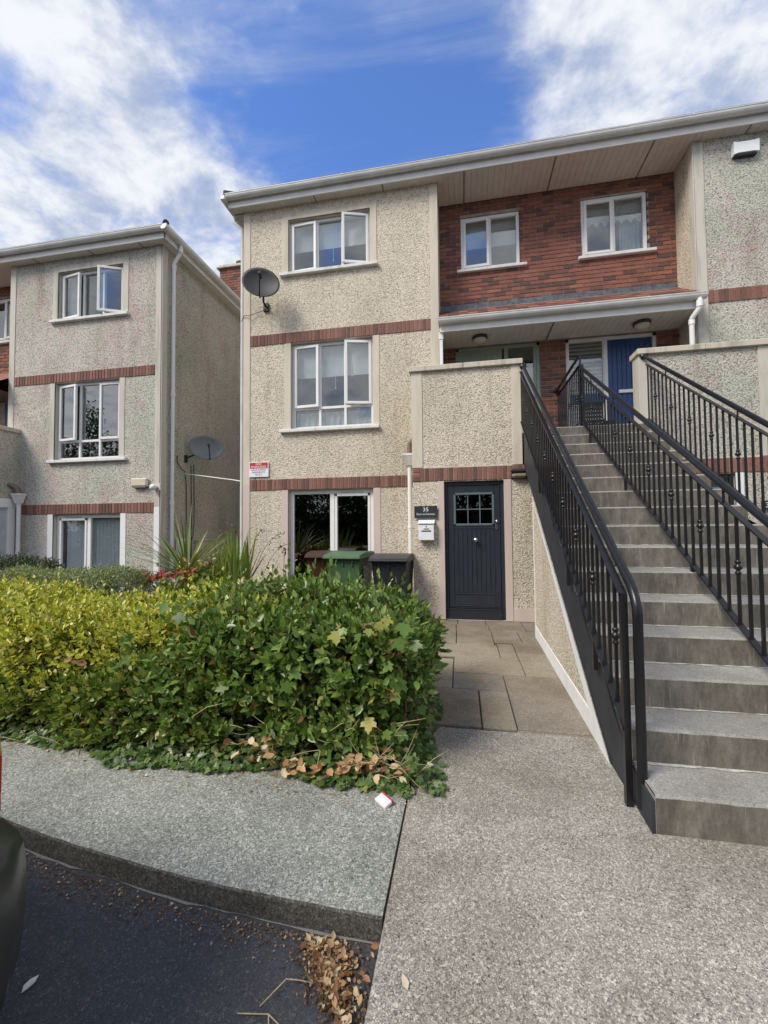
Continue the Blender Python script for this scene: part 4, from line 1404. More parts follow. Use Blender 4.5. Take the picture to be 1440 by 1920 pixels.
# near left railing, fixed to the outside of the painted string
XL = lambda y: 0.824 + 0.021 * (y - Y0)
zl = lambda y: 1.079 + (y - 2.34) * 0.655
r1 = railing('stair_railing', 'black railing on the charcoal painted left edge of the stairs, nearest the front door', XL, 2.40, 6.53, zl,
             lambda y: 0.365 + (y - 2.376) * .638, 1, 4, 0.03)
hx = lambda y: XL(y) + .046
MB().tube([(hx(2.34), 2.34, 0.03), (hx(2.34), 2.34, 0.97), (hx(2.346), 2.346, 1.025), (hx(2.37), 2.37, 1.072), (hx(2.42), 2.42, zl(2.42)), (hx(6.58), 6.58, zl(6.58) + .02)], .024, 12).build('handrail', M_BLACK, r1)
MB().box(XL(2.4) - .016, XL(2.4) + .016, 2.385, 2.42, -.005, zl(2.4) - .03).build('end_post', M_BLACK, r1)
MB().lathe([(.001, -.03), (.05, -.03), (.052, -.005), (.03, .0), (.026, .03)], (hx(6.6), 6.6, zl(6.6) + .02), (0, 1, 0), 14).build('wall_flange', M_BLACK, r1)
for y in (2.62, 3.45, 4.35, 5.4):
    MB().tube([(XL(y), y, zl(y) - .06), (hx(y), y, zl(y) - .035), (hx(y), y, zl(y) + .005)], .008, 8).build('handrail_bracket', M_BLACK, r1)
for y in (2.95, 3.65, 5.0):
    zz = 0.365 + (y - 2.376) * .638
    MB().box(XL(y) - .014, XL(y) + .014, y - .014, y + .014, zz - .22, zz).tube([(XL(y), y, zz - .12), (XL(y) + .035, y, zz - .12)], .016, 8).build('fixing_leg', M_BLACK, r1)

XM = lambda y: 1.75
zm = lambda y: 1.23 + (y - 2.46) * .632
zbm = lambda y: 0.40 + (y - 2.46) * .640
r2 = railing('stair_railing', 'black central railing dividing the flight of steps, peaking at the landing', XM, 2.0, 6.45, zm, zbm, 2, 4, 0.10)
MB().tube([(1.75, 1.93, 0.02), (1.75, 1.93, zm(1.93) - .08), (1.75, 1.96, zm(1.96) - .02), (1.75, 2.02, zm(2.02) + .02), (1.75, 6.44, zm(6.44))], .024, 12).build('handrail', M_BLACK, r2)
for y in (2.55, 3.62, 4.9, 6.1):
    i = int((y - Y0) / GO)
    zz = (i + 1) * RISE
    MB().box(1.738, 1.762, y - .012, y + .012, zz, zbm(y) + .004).build('fixing_leg', M_BLACK, r2)
for y in (2.3, 3.2, 4.1, 5.2, 6.0):
    MB().box(1.744, 1.756, y - .006, y + .006, zm(y) - .10, zm(y)).build('handrail_bracket', M_BLACK, r2)
MB().box(1.728, 1.752, 6.44, 6.465, 2.88, 3.93).box(1.76, 1.784, 6.44, 6.465, 2.88, 3.80).build('end_post', M_BLACK, r2)
# level part along the landing
MB().tube([(1.74, 6.45, 3.95), (1.74, 7.93, 3.90)], .022, 10).lathe([(.001, 0), (.045, 0), (.045, .03), (.001, .03)], (1.74, 7.95, 3.90), (0, 1, 0), 12).build('landing_handrail', M_BLACK, r2)
MB().box(1.72, 1.76, 6.46, 7.94, 3.79, 3.802).box(1.72, 1.76, 6.46, 7.94, 2.95, 2.962).build('landing_rail', M_BLACK, r2)
for i in range(14):
    y = 6.55 + i * .103
    bo = MB().box(1.732, 1.748, y - .008, y + .008, 2.955, 3.795).build('baluster', M_BLACK, r2, fix=False)
    if i % 4 == 1:
        MB().lathe(knob_profile(), (1.74, y, 3.36), n=10).build('knuckle', M_BLACK, bo, fix=False)

XR = lambda y: 2.665
zr = lambda y: 1.19 + (y - 2.46) * .655
r3 = railing('stair_railing', 'black railing along the far right edge of the stairs, fixed to the right parapet', XR, 2.47, 6.55, zr,
             lambda y: 0.36 + (y - 2.48) * .640, 0, 4, 0.10)
MB().tube([(2.65, 2.38, .02), (2.65, 2.38, 1.05), (2.65, 2.42, 1.15), (2.65, 2.48, zr(2.48)), (2.65, 6.58, zr(6.58))], .024, 12).build('handrail', M_BLACK, r3)
MB().lathe([(.001, -.03), (.05, -.03), (.052, -.005), (.03, .0), (.026, .03)], (2.65, 6.6, zr(6.6)), (0, 1, 0), 14).build('wall_flange', M_BLACK, r3)
for y in (3.2, 4.6, 6.0):
    MB().box(2.66, 2.67, y - .006, y + .006, zr(y) - .10, zr(y)).build('handrail_bracket', M_BLACK, r3)


# ------------------------------------------------------------------ signs, boxes, lamps
def text_part(parent, name, body, size, cx_, cy_, cz_, mat, sx=1.0):
    cu = bpy.data.curves.new(name, 'FONT')
    cu.body = body
    cu.size = size
    cu.align_x = 'CENTER'
    cu.align_y = 'CENTER'
    cu.extrude = 0.0008
    tmp = bpy.data.objects.new(name, cu)
    COL.objects.link(tmp)
    dg = bpy.context.evaluated_depsgraph_get()
    me = bpy.data.meshes.new_from_object(tmp.evaluated_get(dg))
    bpy.data.objects.remove(tmp)
    me.materials.clear()
    me.materials.append(mat)
    return inst(name, me, parent, (cx_, cy_, cz_), (math.pi / 2, 0, 0), (sx, 1, 1))


sg = thing('parking_sign', (-3.8, MF, 2.57), 'red and white no parking sign on the wall above the ground floor brick band', 'sign')
MB().box(-4.005, -3.605, MF - .03, MF - .012, 2.425, 2.715, 0, .004).build('sign_plate', M_WHITE, sg)
MB().box(-3.99, -3.62, MF - .032, MF - .02, 2.59, 2.703).build('red_panel', M_RED, sg)
text_part(sg, 'lettering', 'NO', .058, -3.805, MF - .0335, 2.673, M_WHITE, 1.35)
text_part(sg, 'lettering', 'PARKING', .062, -3.805, MF - .0335, 2.618, M_WHITE, 1.22)
for s_, zz in (('APARTMENT', 2.56), ('RESIDENTS', 2.515), ('ONLY', 2.47)):
    text_part(sg, 'lettering', s_, .045, -3.805, MF - .0315, zz, M_PURPLE, 1.25)

ns = thing('house_sign', (-.555, D, 1.68), 'dark slate number 35 sign with white script above the letterbox', 'sign')
MB().box(-.735, -.375, D - .045, D - .028, 1.585, 1.775, 0, .003).build('sign_plate', M_SIGNBLACK, ns)
text_part(ns, 'lettering', '35', .085, -.555, D - .047, 1.715, M_WHITE, 1.15)
text_part(ns, 'lettering', 'Dunn na Fuinseoin', .042, -.555, D - .047, 1.645, M_WHITE, .92)

lb = thing('letterbox', (-.545, D, 1.24), 'white metal letterbox on the wall left of the charcoal door', 'letterbox')
MB().box(-.665, -.425, D - .11, D - .01, 1.235, 1.50, 0, .006).build('box_body', M_WHITE, lb)
m = MB().add([(-.672, D - .12, 1.502), (-.418, D - .12, 1.502), (-.418, D - .005, 1.56), (-.672, D - .005, 1.56), (-.672, D - .12, 1.495), (-.418, D - .12, 1.495), (-.418, D - .005, 1.495), (-.672, D - .005, 1.495)],
             [(0, 1, 2, 3), (4, 7, 6, 5), (0, 4, 5, 1), (1, 5, 6, 2), (2, 6, 7, 3), (3, 7, 4, 0)])
m.build('lid', M_WHITE, lb)
MB().box(-.655, -.435, D - .113, D - .10, 1.478, 1.484).build('slot', M_LAMPBODY, lb)
MB().lathe([(.001, .0), (.010, 0), (.010, .006), (.001, .007)], (-.545, D - .108, 1.45), (0, -1, 0), 12).build('keyhole', M_LAMPBODY, lb)
MB().box(-.587, -.503, D - .1115, D - .10, 1.400, 1.422).build('gold_sticker', plain('gold_sticker', (.30, .24, .08, 1), .4), lb)
MB().box(-.620, -.470, D - .1115, D - .10, 1.366, 1.390).build('dark_sticker', plain('dark_sticker', (.12, .12, .13, 1), .5, var=.9, scale=90), lb)

n4 = thing('house_sign', (4.16, D, 1.74), 'small black sign with white number 34 seen between the stair railings', 'sign')
MB().box(4.06, 4.255, D - .04, D - .02, 1.64, 1.765, 0, .003).build('sign_plate', M_SIGNBLACK, n4)
text_part(n4, 'lettering', '34', .10, 4.155, D - .042, 1.70, M_WHITE, 1.1)

bh = thing('bulkhead_lamp', (.87, D, 2.24), 'dark bulkhead lamp on the brick band right of the charcoal door', 'lamp')
MB().box(.745, 1.0, D - .11, D - .016, 2.255, 2.315, 0, .018).build('lamp_hood', M_LAMPBODY, bh)
MB().box(.76, .985, D - .10, D - .016, 2.17, 2.253, 0, .03).build('lamp_shade', plain('lamp_diffuser', (.25, .22, .15, 1), .3), bh)
MB().box(.75, .995, D - .03, D - .014, 2.165, 2.253, 0, .01).build('lamp_base', M_LAMPBODY, bh)

ab = thing('alarm_box', (4.5, MF, 7.3), 'white alarm sounder high on the right hand house wall', 'alarm box')
m = MB().prism([(4.335, 7.30), (4.40, 7.315), (4.62, 7.315), (4.685, 7.30), (4.69, 7.50), (4.62, 7.485), (4.41, 7.485), (4.335, 7.50)], 1, MF - .09, MF - .005)
m.build('box_body', M_WHITE, ab)
MB().box(4.36, 4.665, MF - .07, MF - .004, 7.275, 7.30, 0, .004).build('box_base', M_CABLE, ab)
ab = thing('alarm_box', (-6.4, MF, 2.3), 'cream alarm sounder on the left building below its middle window', 'alarm box')
m = MB().box(-6.57, -6.21, MF - .085, MF - .005, 2.31, 2.48, 0, .02)
m.build('box_body', M_CREAMBOX, ab)
MB().box(-6.54, -6.24, MF - .075, MF - .01, 2.285, 2.312, 0, .006).build('box_base', plain('grey_grille', (.2, .19, .17, 1), .6), ab)
sl_l = thing('security_light', (-6.05, MF, 2.3), 'small white round security light on the corner of the left building', 'lamp')
MB().lathe([(.001, -.07), (.045, -.06), (.062, -.02), (.062, .02), (.04, .05), (.001, .055)], (-6.05, MF - .09, 2.29), (-.35, -1, .1), 14).build('lamp_head', M_WHITE, sl_l)
MB().tube([(-6.05, MF - .06, 2.29), (-5.98, MF - .01, 2.29)], .018, 8).box(-5.99, -5.93, MF - .03, MF - .01, 2.22, 2.36, 0, .004).build('lamp_bracket', M_CREAMBOX, sl_l)


def dish(name, label, c, normal, rx, ry, roll, mat, mount, group='satellite dishes on the walls'):
    t = thing(name, mount, label, 'satellite dish', group)
    nrm = Vector(normal).normalized()
    a = Vector((0, 0, 1)).cross(nrm).normalized()
    b = nrm.cross(a).normalized()
    R = Matrix.Rotation(roll, 3, nrm)
    a, b = R @ a, R @ b
    c = Vector(c)
    k, n_ = 8, 36
    m = MB()
    v, f = [], []
    for side, of in ((0, 0.0), (1, -.012)):
        v.append(c - nrm * (.08 - of))
        for i in range(1, k + 1):
            q = i / k
            for j in range(n_):
                th = 2 * math.pi * j / n_
                v.append(c + (a * math.cos(th) * rx + b * math.sin(th) * ry) * q - nrm * (.08 * (1 - q * q) - of))
    st_ = 1 + k * n_
    for s in (0, 1):
        o = s * st_
        for j in range(n_):
            f.append((o, o + 1 + j, o + 1 + (j + 1) % n_))
            for i in range(k - 1):
                f.append((o + 1 + i * n_ + j, o + 1 + (i + 1) * n_ + j, o + 1 + (i + 1) * n_ + (j + 1) % n_, o + 1 + i * n_ + (j + 1) % n_))
    for j in range(n_):
        r0 = 1 + (k - 1) * n_
        f.append((r0 + j, r0 + (j + 1) % n_, st_ + r0 + (j + 1) % n_, st_ + r0 + j))
    m.add(v, f, 0, True)
    m.build('reflector', mat, t)
    foc = c + a * rx * .18 - b * ry * .1 + nrm * .26
    low = c - b * ry * .94 + a * rx * .30
    am = MB().tube([low - nrm * .05, low + nrm * .02, foc], [.013, .013, .010], 8)
    am.build('feed_arm', M_CABLE, t)
    MB().tube([foc - nrm * .02 + b * .01, foc - nrm * -.05 + b * .01], .026, 12).tube([foc + nrm * -.03, foc + nrm * -.09], .020, 10).build('receiver_head', M_CABLE, t)
    mo = Vector(mount)
    MB().tube([c - nrm * .09, c - nrm * .17, mo + Vector((0, -.12, .05)) if abs(mo.x - c.x) < 1 and mount[0] > -5 else mo + Vector((.12, 0, .05)), mo], .019, 8).box(
        mo.x - .05, mo.x + .05, mo.y - .03, mo.y + .01, mo.z - .08, mo.z + .08).build('mounting_bracket', M_CABLE, t)
    return t
d1 = dish('satellite_dish', 'dark grey satellite dish on the main wall left of the top floor window', (-3.57, 6.98, 5.98), (.22, -.95, .12), .36, .285, -.42, M_DISH, (-3.66, MF - .01, 5.72))
d2 = dish('satellite_dish', 'lighter grey satellite dish low on the shaded side wall of the left building', (-5.52, 8.28, 3.24), (.50, -.86, .10), .36, .27, -.12, M_DISH_L, (-5.94, 8.15, 2.98))
def cable(label, pts, r, mat, name='cable', cat='cable'):
    return meta(MB().tube(pts, r, 6).build(name, mat), label, cat)
cable('thin black cable looping from the main wall dish to the corner', [(-3.66, 7.35, 5.68), (-3.75, 7.34, 5.62), (-3.86, 7.37, 5.63), (-3.98, 7.34, 5.57), (-4.10, 7.36, 5.60), (-4.2, 7.42, 5.52)], .006, M_CABLE)
cable('black cable drooping from the side wall dish to the white strut', [(-5.92, 7.85, 3.0), (-5.92, 7.86, 2.86), (-5.91, 7.95, 2.76), (-5.92, 8.1, 2.70), (-5.92, 8.16, 2.4), (-5.92, 8.18, .6)], .009, M_CABLE)
cable('left one of two straight black cables down the side wall', [(-5.93, 8.33, 2.85), (-5.92, 8.34, 1.8), (-5.93, 8.36, .6)], .009, M_CABLE)
cable('right one of two straight black cables down the side wall, bending to the cabinet', [(-5.93, 8.43, 2.9), (-5.92, 8.44, 1.6), (-5.92, 8.40, 1.3), (-5.92, 8.36, 1.2)], .009, M_CABLE)
cable('slim white pipe spanning the gap from the side wall to the main corner', [(-5.93, 8.05, 2.64), (-5.5, 7.93, 2.58), (-5.0, 7.8, 2.50), (-4.5, 7.66, 2.42), (-4.18, 7.52, 2.36), (-4.16, 7.5, 2.3), (-4.16, 7.48, .3)], .012, M_SILL, 'conduit', 'pipe')
mc = thing('meter_cabinet', (-5.93, 8.78, .5), 'cream meter cabinet at the foot of the left side wall, behind the flower bed', 'meter cabinet', 'meter cabinets on the side wall')
MB().box(-5.94, -5.80, 8.50, 9.05, .45, 1.17, 0, .01).build('cabinet_body', M_CREAMBOX, mc)
MB().box(-5.80, -5.79, 8.53, 9.02, .5, 1.12, 0, .003).box(-5.79, -5.784, 8.75, 9.0, .94, .96).build('cabinet_door', M_CREAMBOX, mc)
MB().box(-5.95, -5.77, 8.48, 9.07, 1.17, 1.20, 0, .005).build('cabinet_lid', M_CREAMBOX, mc)
mc = thing('meter_cabinet', (-5.93, 8.05, .5), 'white meter cabinet behind the spiky palm, beside the downpipe', 'meter cabinet', 'meter cabinets on the side wall')
MB().box(-5.94, -5.82, 7.85, 8.15, .45, 1.24, 0, .01).build('cabinet_body', M_WHITEPAINT, mc)
MB().box(-5.82, -5.81, 7.87, 8.13, .5, 1.2, 0, .003).build('cabinet_door', M_WHITEPAINT, mc)

ck = thing('plastic_crate', (2.3, 7.6, 2.89), 'dark lattice plastic crate on the landing behind the central railing', 'crate')
m = MB()
for i in range(9):
    x = 2.08 + i * .055
    m.box(x - .010, x + .010, 7.45, 7.47, 2.89, 3.19)
for j in range(6):
    zz = 2.90 + j * .055
    m.box(2.07, 2.53, 7.446, 7.474, zz - .010, zz + .010)
m.build('lattice_side', M_BLACK, ck)
MB().box(2.07, 2.53, 7.76, 7.78, 2.89, 3.19).box(2.07, 2.09, 7.475, 7.76, 2.89, 3.19).box(2.51, 2.53, 7.475, 7.76, 2.89, 3.19).box(2.09, 2.51, 7.475, 7.76, 2.89, 2.905).build('crate_body', M_BLACK, ck)
pt_ = thing('plant_pot', (-.25, 7.05, 2.89), 'pale rounded pot just showing over the parapet by the sage green door', 'pot')
MB().lathe([(.001, 0), (.10, 0), (.14, .5), (.15, .9), (.11, 1.06), (.09, 1.12), (.08, 1.14), (.001, 1.13)], (-.24, 7.0, 2.89), n=20).build('pot_body', M_CAP, pt_)
MB().lathe([(.09, 1.12), (.10, 1.13), (.10, 1.15), (.08, 1.15)], (-.24, 7.0, 2.89), n=20).build('pot_rim', M_CAP, pt_)

# ------------------------------------------------------------------ wheelie bins
def bin_(loc, rz, body, lid, label, h=1.0, extras=None):
    t = thing('wheelie_bin', loc, label, 'bin', 'wheelie bins under the ground floor window')
    t.rotation_euler = (0, 0, rz)
    def put(mb, name, mat, par=t):
        o = mb.build(name, mat)
        o.parent = par
        return o
    z1 = h - .06
    def ring(wx, y0, y1, z): return [(-wx, y0, z), (wx, y0, z), (wx, y1, z), (-wx, y1, z)]
    m = MB()
    lv = [ring(.20, -.22, .24, .12), ring(.215, -.235, .26, .20), ring(.262, -.33, .33, z1 - .10), ring(.265, -.335, .335, z1 - .02), ring(.285, -.355, .355, z1 - .015), ring(.285, -.355, .355, z1 + .01)]
    v = [p for r in lv for p in r]
    f = [(0, 3, 2, 1), tuple(range(len(v) - 4, len(v)))]
    for i in range(len(lv) - 1):
        for j in range(4):
            f.append((i * 4 + j, i * 4 + (j + 1) % 4, i * 4 + 4 + (j + 1) % 4, i * 4 + 4 + j))
    m.add(v, f)
    for x in (-.15, 0, .15):
        m.box(x - .012, x + .012, -.352, -.330, z1 - .10, z1 - .016, 0, .003)
    b = put(m, 'bin_body', body)
    m = MB()
    sec = [(-.40, 0.0), (-.405, .03), (-.37, .05), (-.2, .078), (.05, .09), (.28, .075), (.36, .04), (.37, 0)]
    m.prism([(y, z1 + .012 + z) for y, z in sec], 0, -.292, .292)
    m.box(-.30, .30, -.415, -.37, z1 + .004, z1 + .034, 0, .008)
    m.box(-.302, -.275, -.37, .36, z1 + .006, z1 + .032, 0, .006).box(.275, .302, -.37, .36, z1 + .006, z1 + .032, 0, .006)
    put(m, 'lid', lid)
    put(MB().tube([(-.24, .33, z1 - .03), (-.24, .42, z1 + .0), (.24, .42, z1 + .0), (.24, .33, z1 - .03)], .017, 8), 'handle', lid)
    for s_ in (-1, 1):
        put(MB().lathe([(.001, 0), (.10, 0), (.10, .05), (.001, .05)], (s_ * .23, .26, .10), (s_, 0, 0), 18), 'wheel', M_CABLE)
    if extras: extras(put)
    return t
def bmat(n, c): return plain(n, c, .45, var=.14, scale=5, bumps=.1)
G1, G2 = bmat('green_bin_body', (.055, .115, .052, 1)), bmat('green_bin_lid', (.078, .150, .082, 1))
bin_((-2.27, 6.86, 0.01), .12, bmat('brown_bin_body', (.085, .030, .018, 1)), bmat('brown_bin_lid', (.065, .032, .026, 1)), 'brown wheelie bin, partly hidden behind the green one', 1.0)
def sticker(put):
    mm, tt, pp = new_mat('worn_sticker')
    n_ = noise(tt, pos_node(tt), 16, 5, .7)
    tt.links.new(ramp(tt, n_, [(.38, (.05, .08, .05)), (.45, (.12, .10, .07)), (.5, (.55, .55, .53)), (.62, (.7, .7, .68))]), pp.inputs['Base Color'])
    o = put(MB().add([(.2535, -.14, .48), (.2535, .16, .48), (.268, .18, .84), (.268, -.16, .84)], [(0, 1, 2, 3)]), 'sticker', mm)
bin_((-1.74, 6.42, 0.01), -.10, G1, G2, 'green wheelie bin with a worn sticker, in the middle of the three bins', 1.02, sticker)
bin_((-1.06, 6.48, 0.01), -.06, bmat('black_bin_body', (.020, .022, .028, 1)), bmat('black_bin_lid', (.040, .042, .050, 1)), 'black wheelie bin beside the white downpipe', .98)

# ------------------------------------------------------------------ foliage tools
LEAF_T = (np.array([(0, 0, 0), (-.5, .34, .10), (.5, .34, .10), (0, .36, 0), (-.40, .66, .08), (.40, .66, .08), (0, .68, -.01), (0, 1, -.06)], float),
          [(0, 3, 1), (0, 2, 3), (1, 3, 6), (1, 6, 4), (3, 2, 5), (3, 5, 6), (4, 6, 7), (6, 5, 7)])
def lobed(spec):
    v = [(0, .34, 0)] + [(x, y, .05 * abs(x) * 2 - .10 * max(0, y - .6)) for x, y in spec]
    n = len(spec)
    return np.array(v, float), [(0, 1 + i, 1 + (i + 1) % n) for i in range(n)]
IVY_T = lobed([(0, 0), (.18, -.06), (.46, .10), (.30, .28), (.52, .52), (.24, .56), (0, 1), (-.24, .56), (-.52, .52), (-.30, .28), (-.46, .10), (-.18, -.06)])
MAPLE_T = lobed([(0, 0), (.14, -.03), (.40, .02), (.30, .17), (.62, .30), (.58, .42), (.66, .56), (.40, .52), (.26, .54), (.28, .72), (.12, .80), (0, 1), (-.12, .80), (-.28, .72), (-.26, .54), (-.40, .52),
                 (-.66, .56), (-.58, .42), (-.62, .30), (-.30, .17), (-.40, .02), (-.14, -.03)])
DRY_T = (np.array([(0, 0, 0), (-.42, .3, .25), (.42, .34, .22), (0, .36, -.02), (-.36, .66, .28), (.38, .64, .10), (0, .68, .06), (.08, 1, .22)], float), LEAF_T[1])


def basis(ax, nr):
    ax = ax / np.linalg.norm(ax, axis=1, keepdims=True)
    x = np.cross(ax, nr)
    ln = np.linalg.norm(x, axis=1, keepdims=True)
    bad = ln[:, 0] < 1e-4
    x[bad] = np.cross(ax[bad], np.array([1.0, .3, .2]))
    x = x / np.linalg.norm(x, axis=1, keepdims=True)
    return x, ax, np.cross(x, ax)


def np_mesh(name, V, T, mat, smooth=False):
    me = bpy.data.meshes.new(name)
    nf = len(T)
    me.vertices.add(len(V))
    me.vertices.foreach_set('co', V.astype(np.float32).ravel())
    me.loops.add(nf * 3)
    me.loops.foreach_set('vertex_index', T.astype(np.int32).ravel())
    me.polygons.add(nf)
    me.polygons.foreach_set('loop_start', np.arange(0, nf * 3, 3, dtype=np.int32))
    me.materials.append(mat)
    me.update(calc_edges=True)
    me.validate()
    return me


def leaf_cloud(name, P, AX, NR, L, WR, tmpl, mat, parent=None):
    tv, tf = tmpl
    x, y, z = basis(AX.copy(), NR)
    k = len(tv)
    w = (L * WR)[:, None, None]
    V = P[:, None, :] + x[:, None, :] * tv[None, :, 0:1] * w + y[:, None, :] * tv[None, :, 1:2] * L[:, None, None] + z[:, None, :] * tv[None, :, 2:3] * w
    T = (np.array(tf)[None, :, :] + (np.arange(len(P)) * k)[:, None, None]).reshape(-1, 3)
    me = np_mesh(name, V.reshape(-1, 3), T, mat)
    o = bpy.data.objects.new(name, me)
    if parent is not None:
        o.parent = parent
        o.location = -wloc(parent)
    COL.objects.link(o)
    return o


TM = {}
def leaf_objs(name, P, AX, NR, L, WR, tmpl, mat, parent):
    key = (id(tmpl[1]), id(tmpl[0]), mat.name)
    if key not in TM:
        TM[key] = np_mesh(name, tmpl[0], np.array(tmpl[1]), mat)
    x, y, z = basis(AX.copy(), NR)
    for i in range(len(P)):
        w, l = L[i] * WR[i], L[i]
        M = Matrix(((x[i, 0] * w, y[i, 0] * l, z[i, 0] * w, P[i, 0]), (x[i, 1] * w, y[i, 1] * l, z[i, 1] * w, P[i, 1]), (x[i, 2] * w, y[i, 2] * l, z[i, 2] * w, P[i, 2]), (0, 0, 0, 1)))
        inst(name, TM[key], parent, None, M=M)


def vnoise(P, s, seed):
    r = np.random.default_rng(seed)
    out = np.zeros(len(P))
    for o in range(5):
        d = r.normal(size=3)
        d /= np.linalg.norm(d)
        out += np.sin(P @ d * s * (1 + .7 * o) + r.uniform(0, 6.28)) / (1 + .5 * o)
    return out / 2.6


def rbox_points(n, lo, hi, r, faces):
    """points and outward normals on a rounded box; faces: weights for (-x,+x,-y,+y,+z)"""
    lo, hi = np.array(lo, float), np.array(hi, float)
    s = hi - lo
    area = np.array([s[1] * s[2], s[1] * s[2], s[0] * s[2], s[0] * s[2], s[0] * s[1]]) * np.array(faces, float)
    f = RNG.choice(5, size=n, p=area / area.sum())
    P = lo + RNG.random((n, 3)) * s
    P[f == 0, 0] = lo[0]; P[f == 1, 0] = hi[0]; P[f == 2, 1] = lo[1]; P[f == 3, 1] = hi[1]; P[f == 4, 2] = hi[2]
    q = np.clip(P, lo + np.array([r, r, -1]), hi - r)
    d = P - q
    ln = np.linalg.norm(d, axis=1, keepdims=True)
    nr = d / np.maximum(ln, 1e-6)
    return q + nr * r, nr


def hedge_leaves(lo, hi, r, nsprig, leaf_len, pairs, faces, seed, hollow, top_shoots=.5, wr=.47, bulge=.05, depth=.16, fade=None):
    P, nr = rbox_points(nsprig, lo, hi, r, faces)
    b = vnoise(P, 4.5, seed)
    dpt = RNG.random(len(P)) ** 1.6 * depth
    P = P + nr * (b[:, None] * bulge - dpt[:, None])
    hol = vnoise(P, 7.0, seed + 5)
    hfrac = (P[:, 2] - lo[2]) / (hi[2] - lo[2])
    keep = ~((hol > hollow[0] + hollow[1] * hfrac) & (nr[:, 2] < .6))
    if fade:      # thins out over a band of x, sooner or later with height, where two hedges grow into each other
        f = (P[:, 0] - fade[0] - fade[2] * (P[:, 2] - .4) + .25 * vnoise(P, 6.0, seed + 9)) / (fade[1] - fade[0])
        keep &= RNG.random(len(P)) < f
    P, nr, dpt = P[keep], nr[keep], dpt[keep]
    n = len(P)
    upv = np.array([0, 0, 1.0])
    sd_ = nr * .75 + upv * (.55 + .25 * RNG.random((n, 1))) + RNG.normal(size=(n, 3)) * .38
    sd_ /= np.linalg.norm(sd_, axis=1, keepdims=True)
    shoot = (nr[:, 2] > .8) & (RNG.random(n) < top_shoots * .12)
    slen = leaf_len * (1.25 + .7 * RNG.random(n)) * np.where(shoot, 2.1, 1.0)
    a, e1, e2 = basis(sd_.copy(), np.tile(np.array([.31, .2, .93]), (n, 1)))
    X, Yv = a, e2
    pos, ax, nm, L, dd = [], [], [], [], []
    for k in range(pairs):
        t = (k + .6) / pairs
        ang0 = RNG.random(n) * .6 + (math.pi / 2 if k % 2 else 0)
        for s_ in (0, math.pi):
            an = ang0 + s_
            rad = X * np.cos(an)[:, None] + Yv * np.sin(an)[:, None]
            sp = .95 - .45 * t + RNG.normal(size=n) * .15
            d = rad * np.cos(sp - .55)[:, None] * .9 + sd_ * (.35 + .7 * t + .15 * RNG.normal(size=n))[:, None] + RNG.normal(size=(n, 3)) * .12
            pos.append(P + sd_ * (slen * t)[:, None])
            ax.append(d)
            nm.append(sd_ - rad * .35 + RNG.normal(size=(n, 3)) * .18)
            L.append(leaf_len * (.55 + .75 * RNG.random(n)) * (1.0 - .25 * t))
            dd.append(dpt)
    pos.append(P + sd_ * slen[:, None]); ax.append(sd_ + RNG.normal(size=(n, 3)) * .2); nm.append(nr + RNG.normal(size=(n, 3)) * .3); L.append(leaf_len * (.6 + .4 * RNG.random(n))); dd.append(dpt)
    pos, ax, nm, L, dd = map(np.concatenate, (pos, ax, nm, L, dd))
    WR = wr * (.85 + .3 * RNG.random(len(L)))
    return pos, ax, nm, L, WR, dd, P, sd_, slen


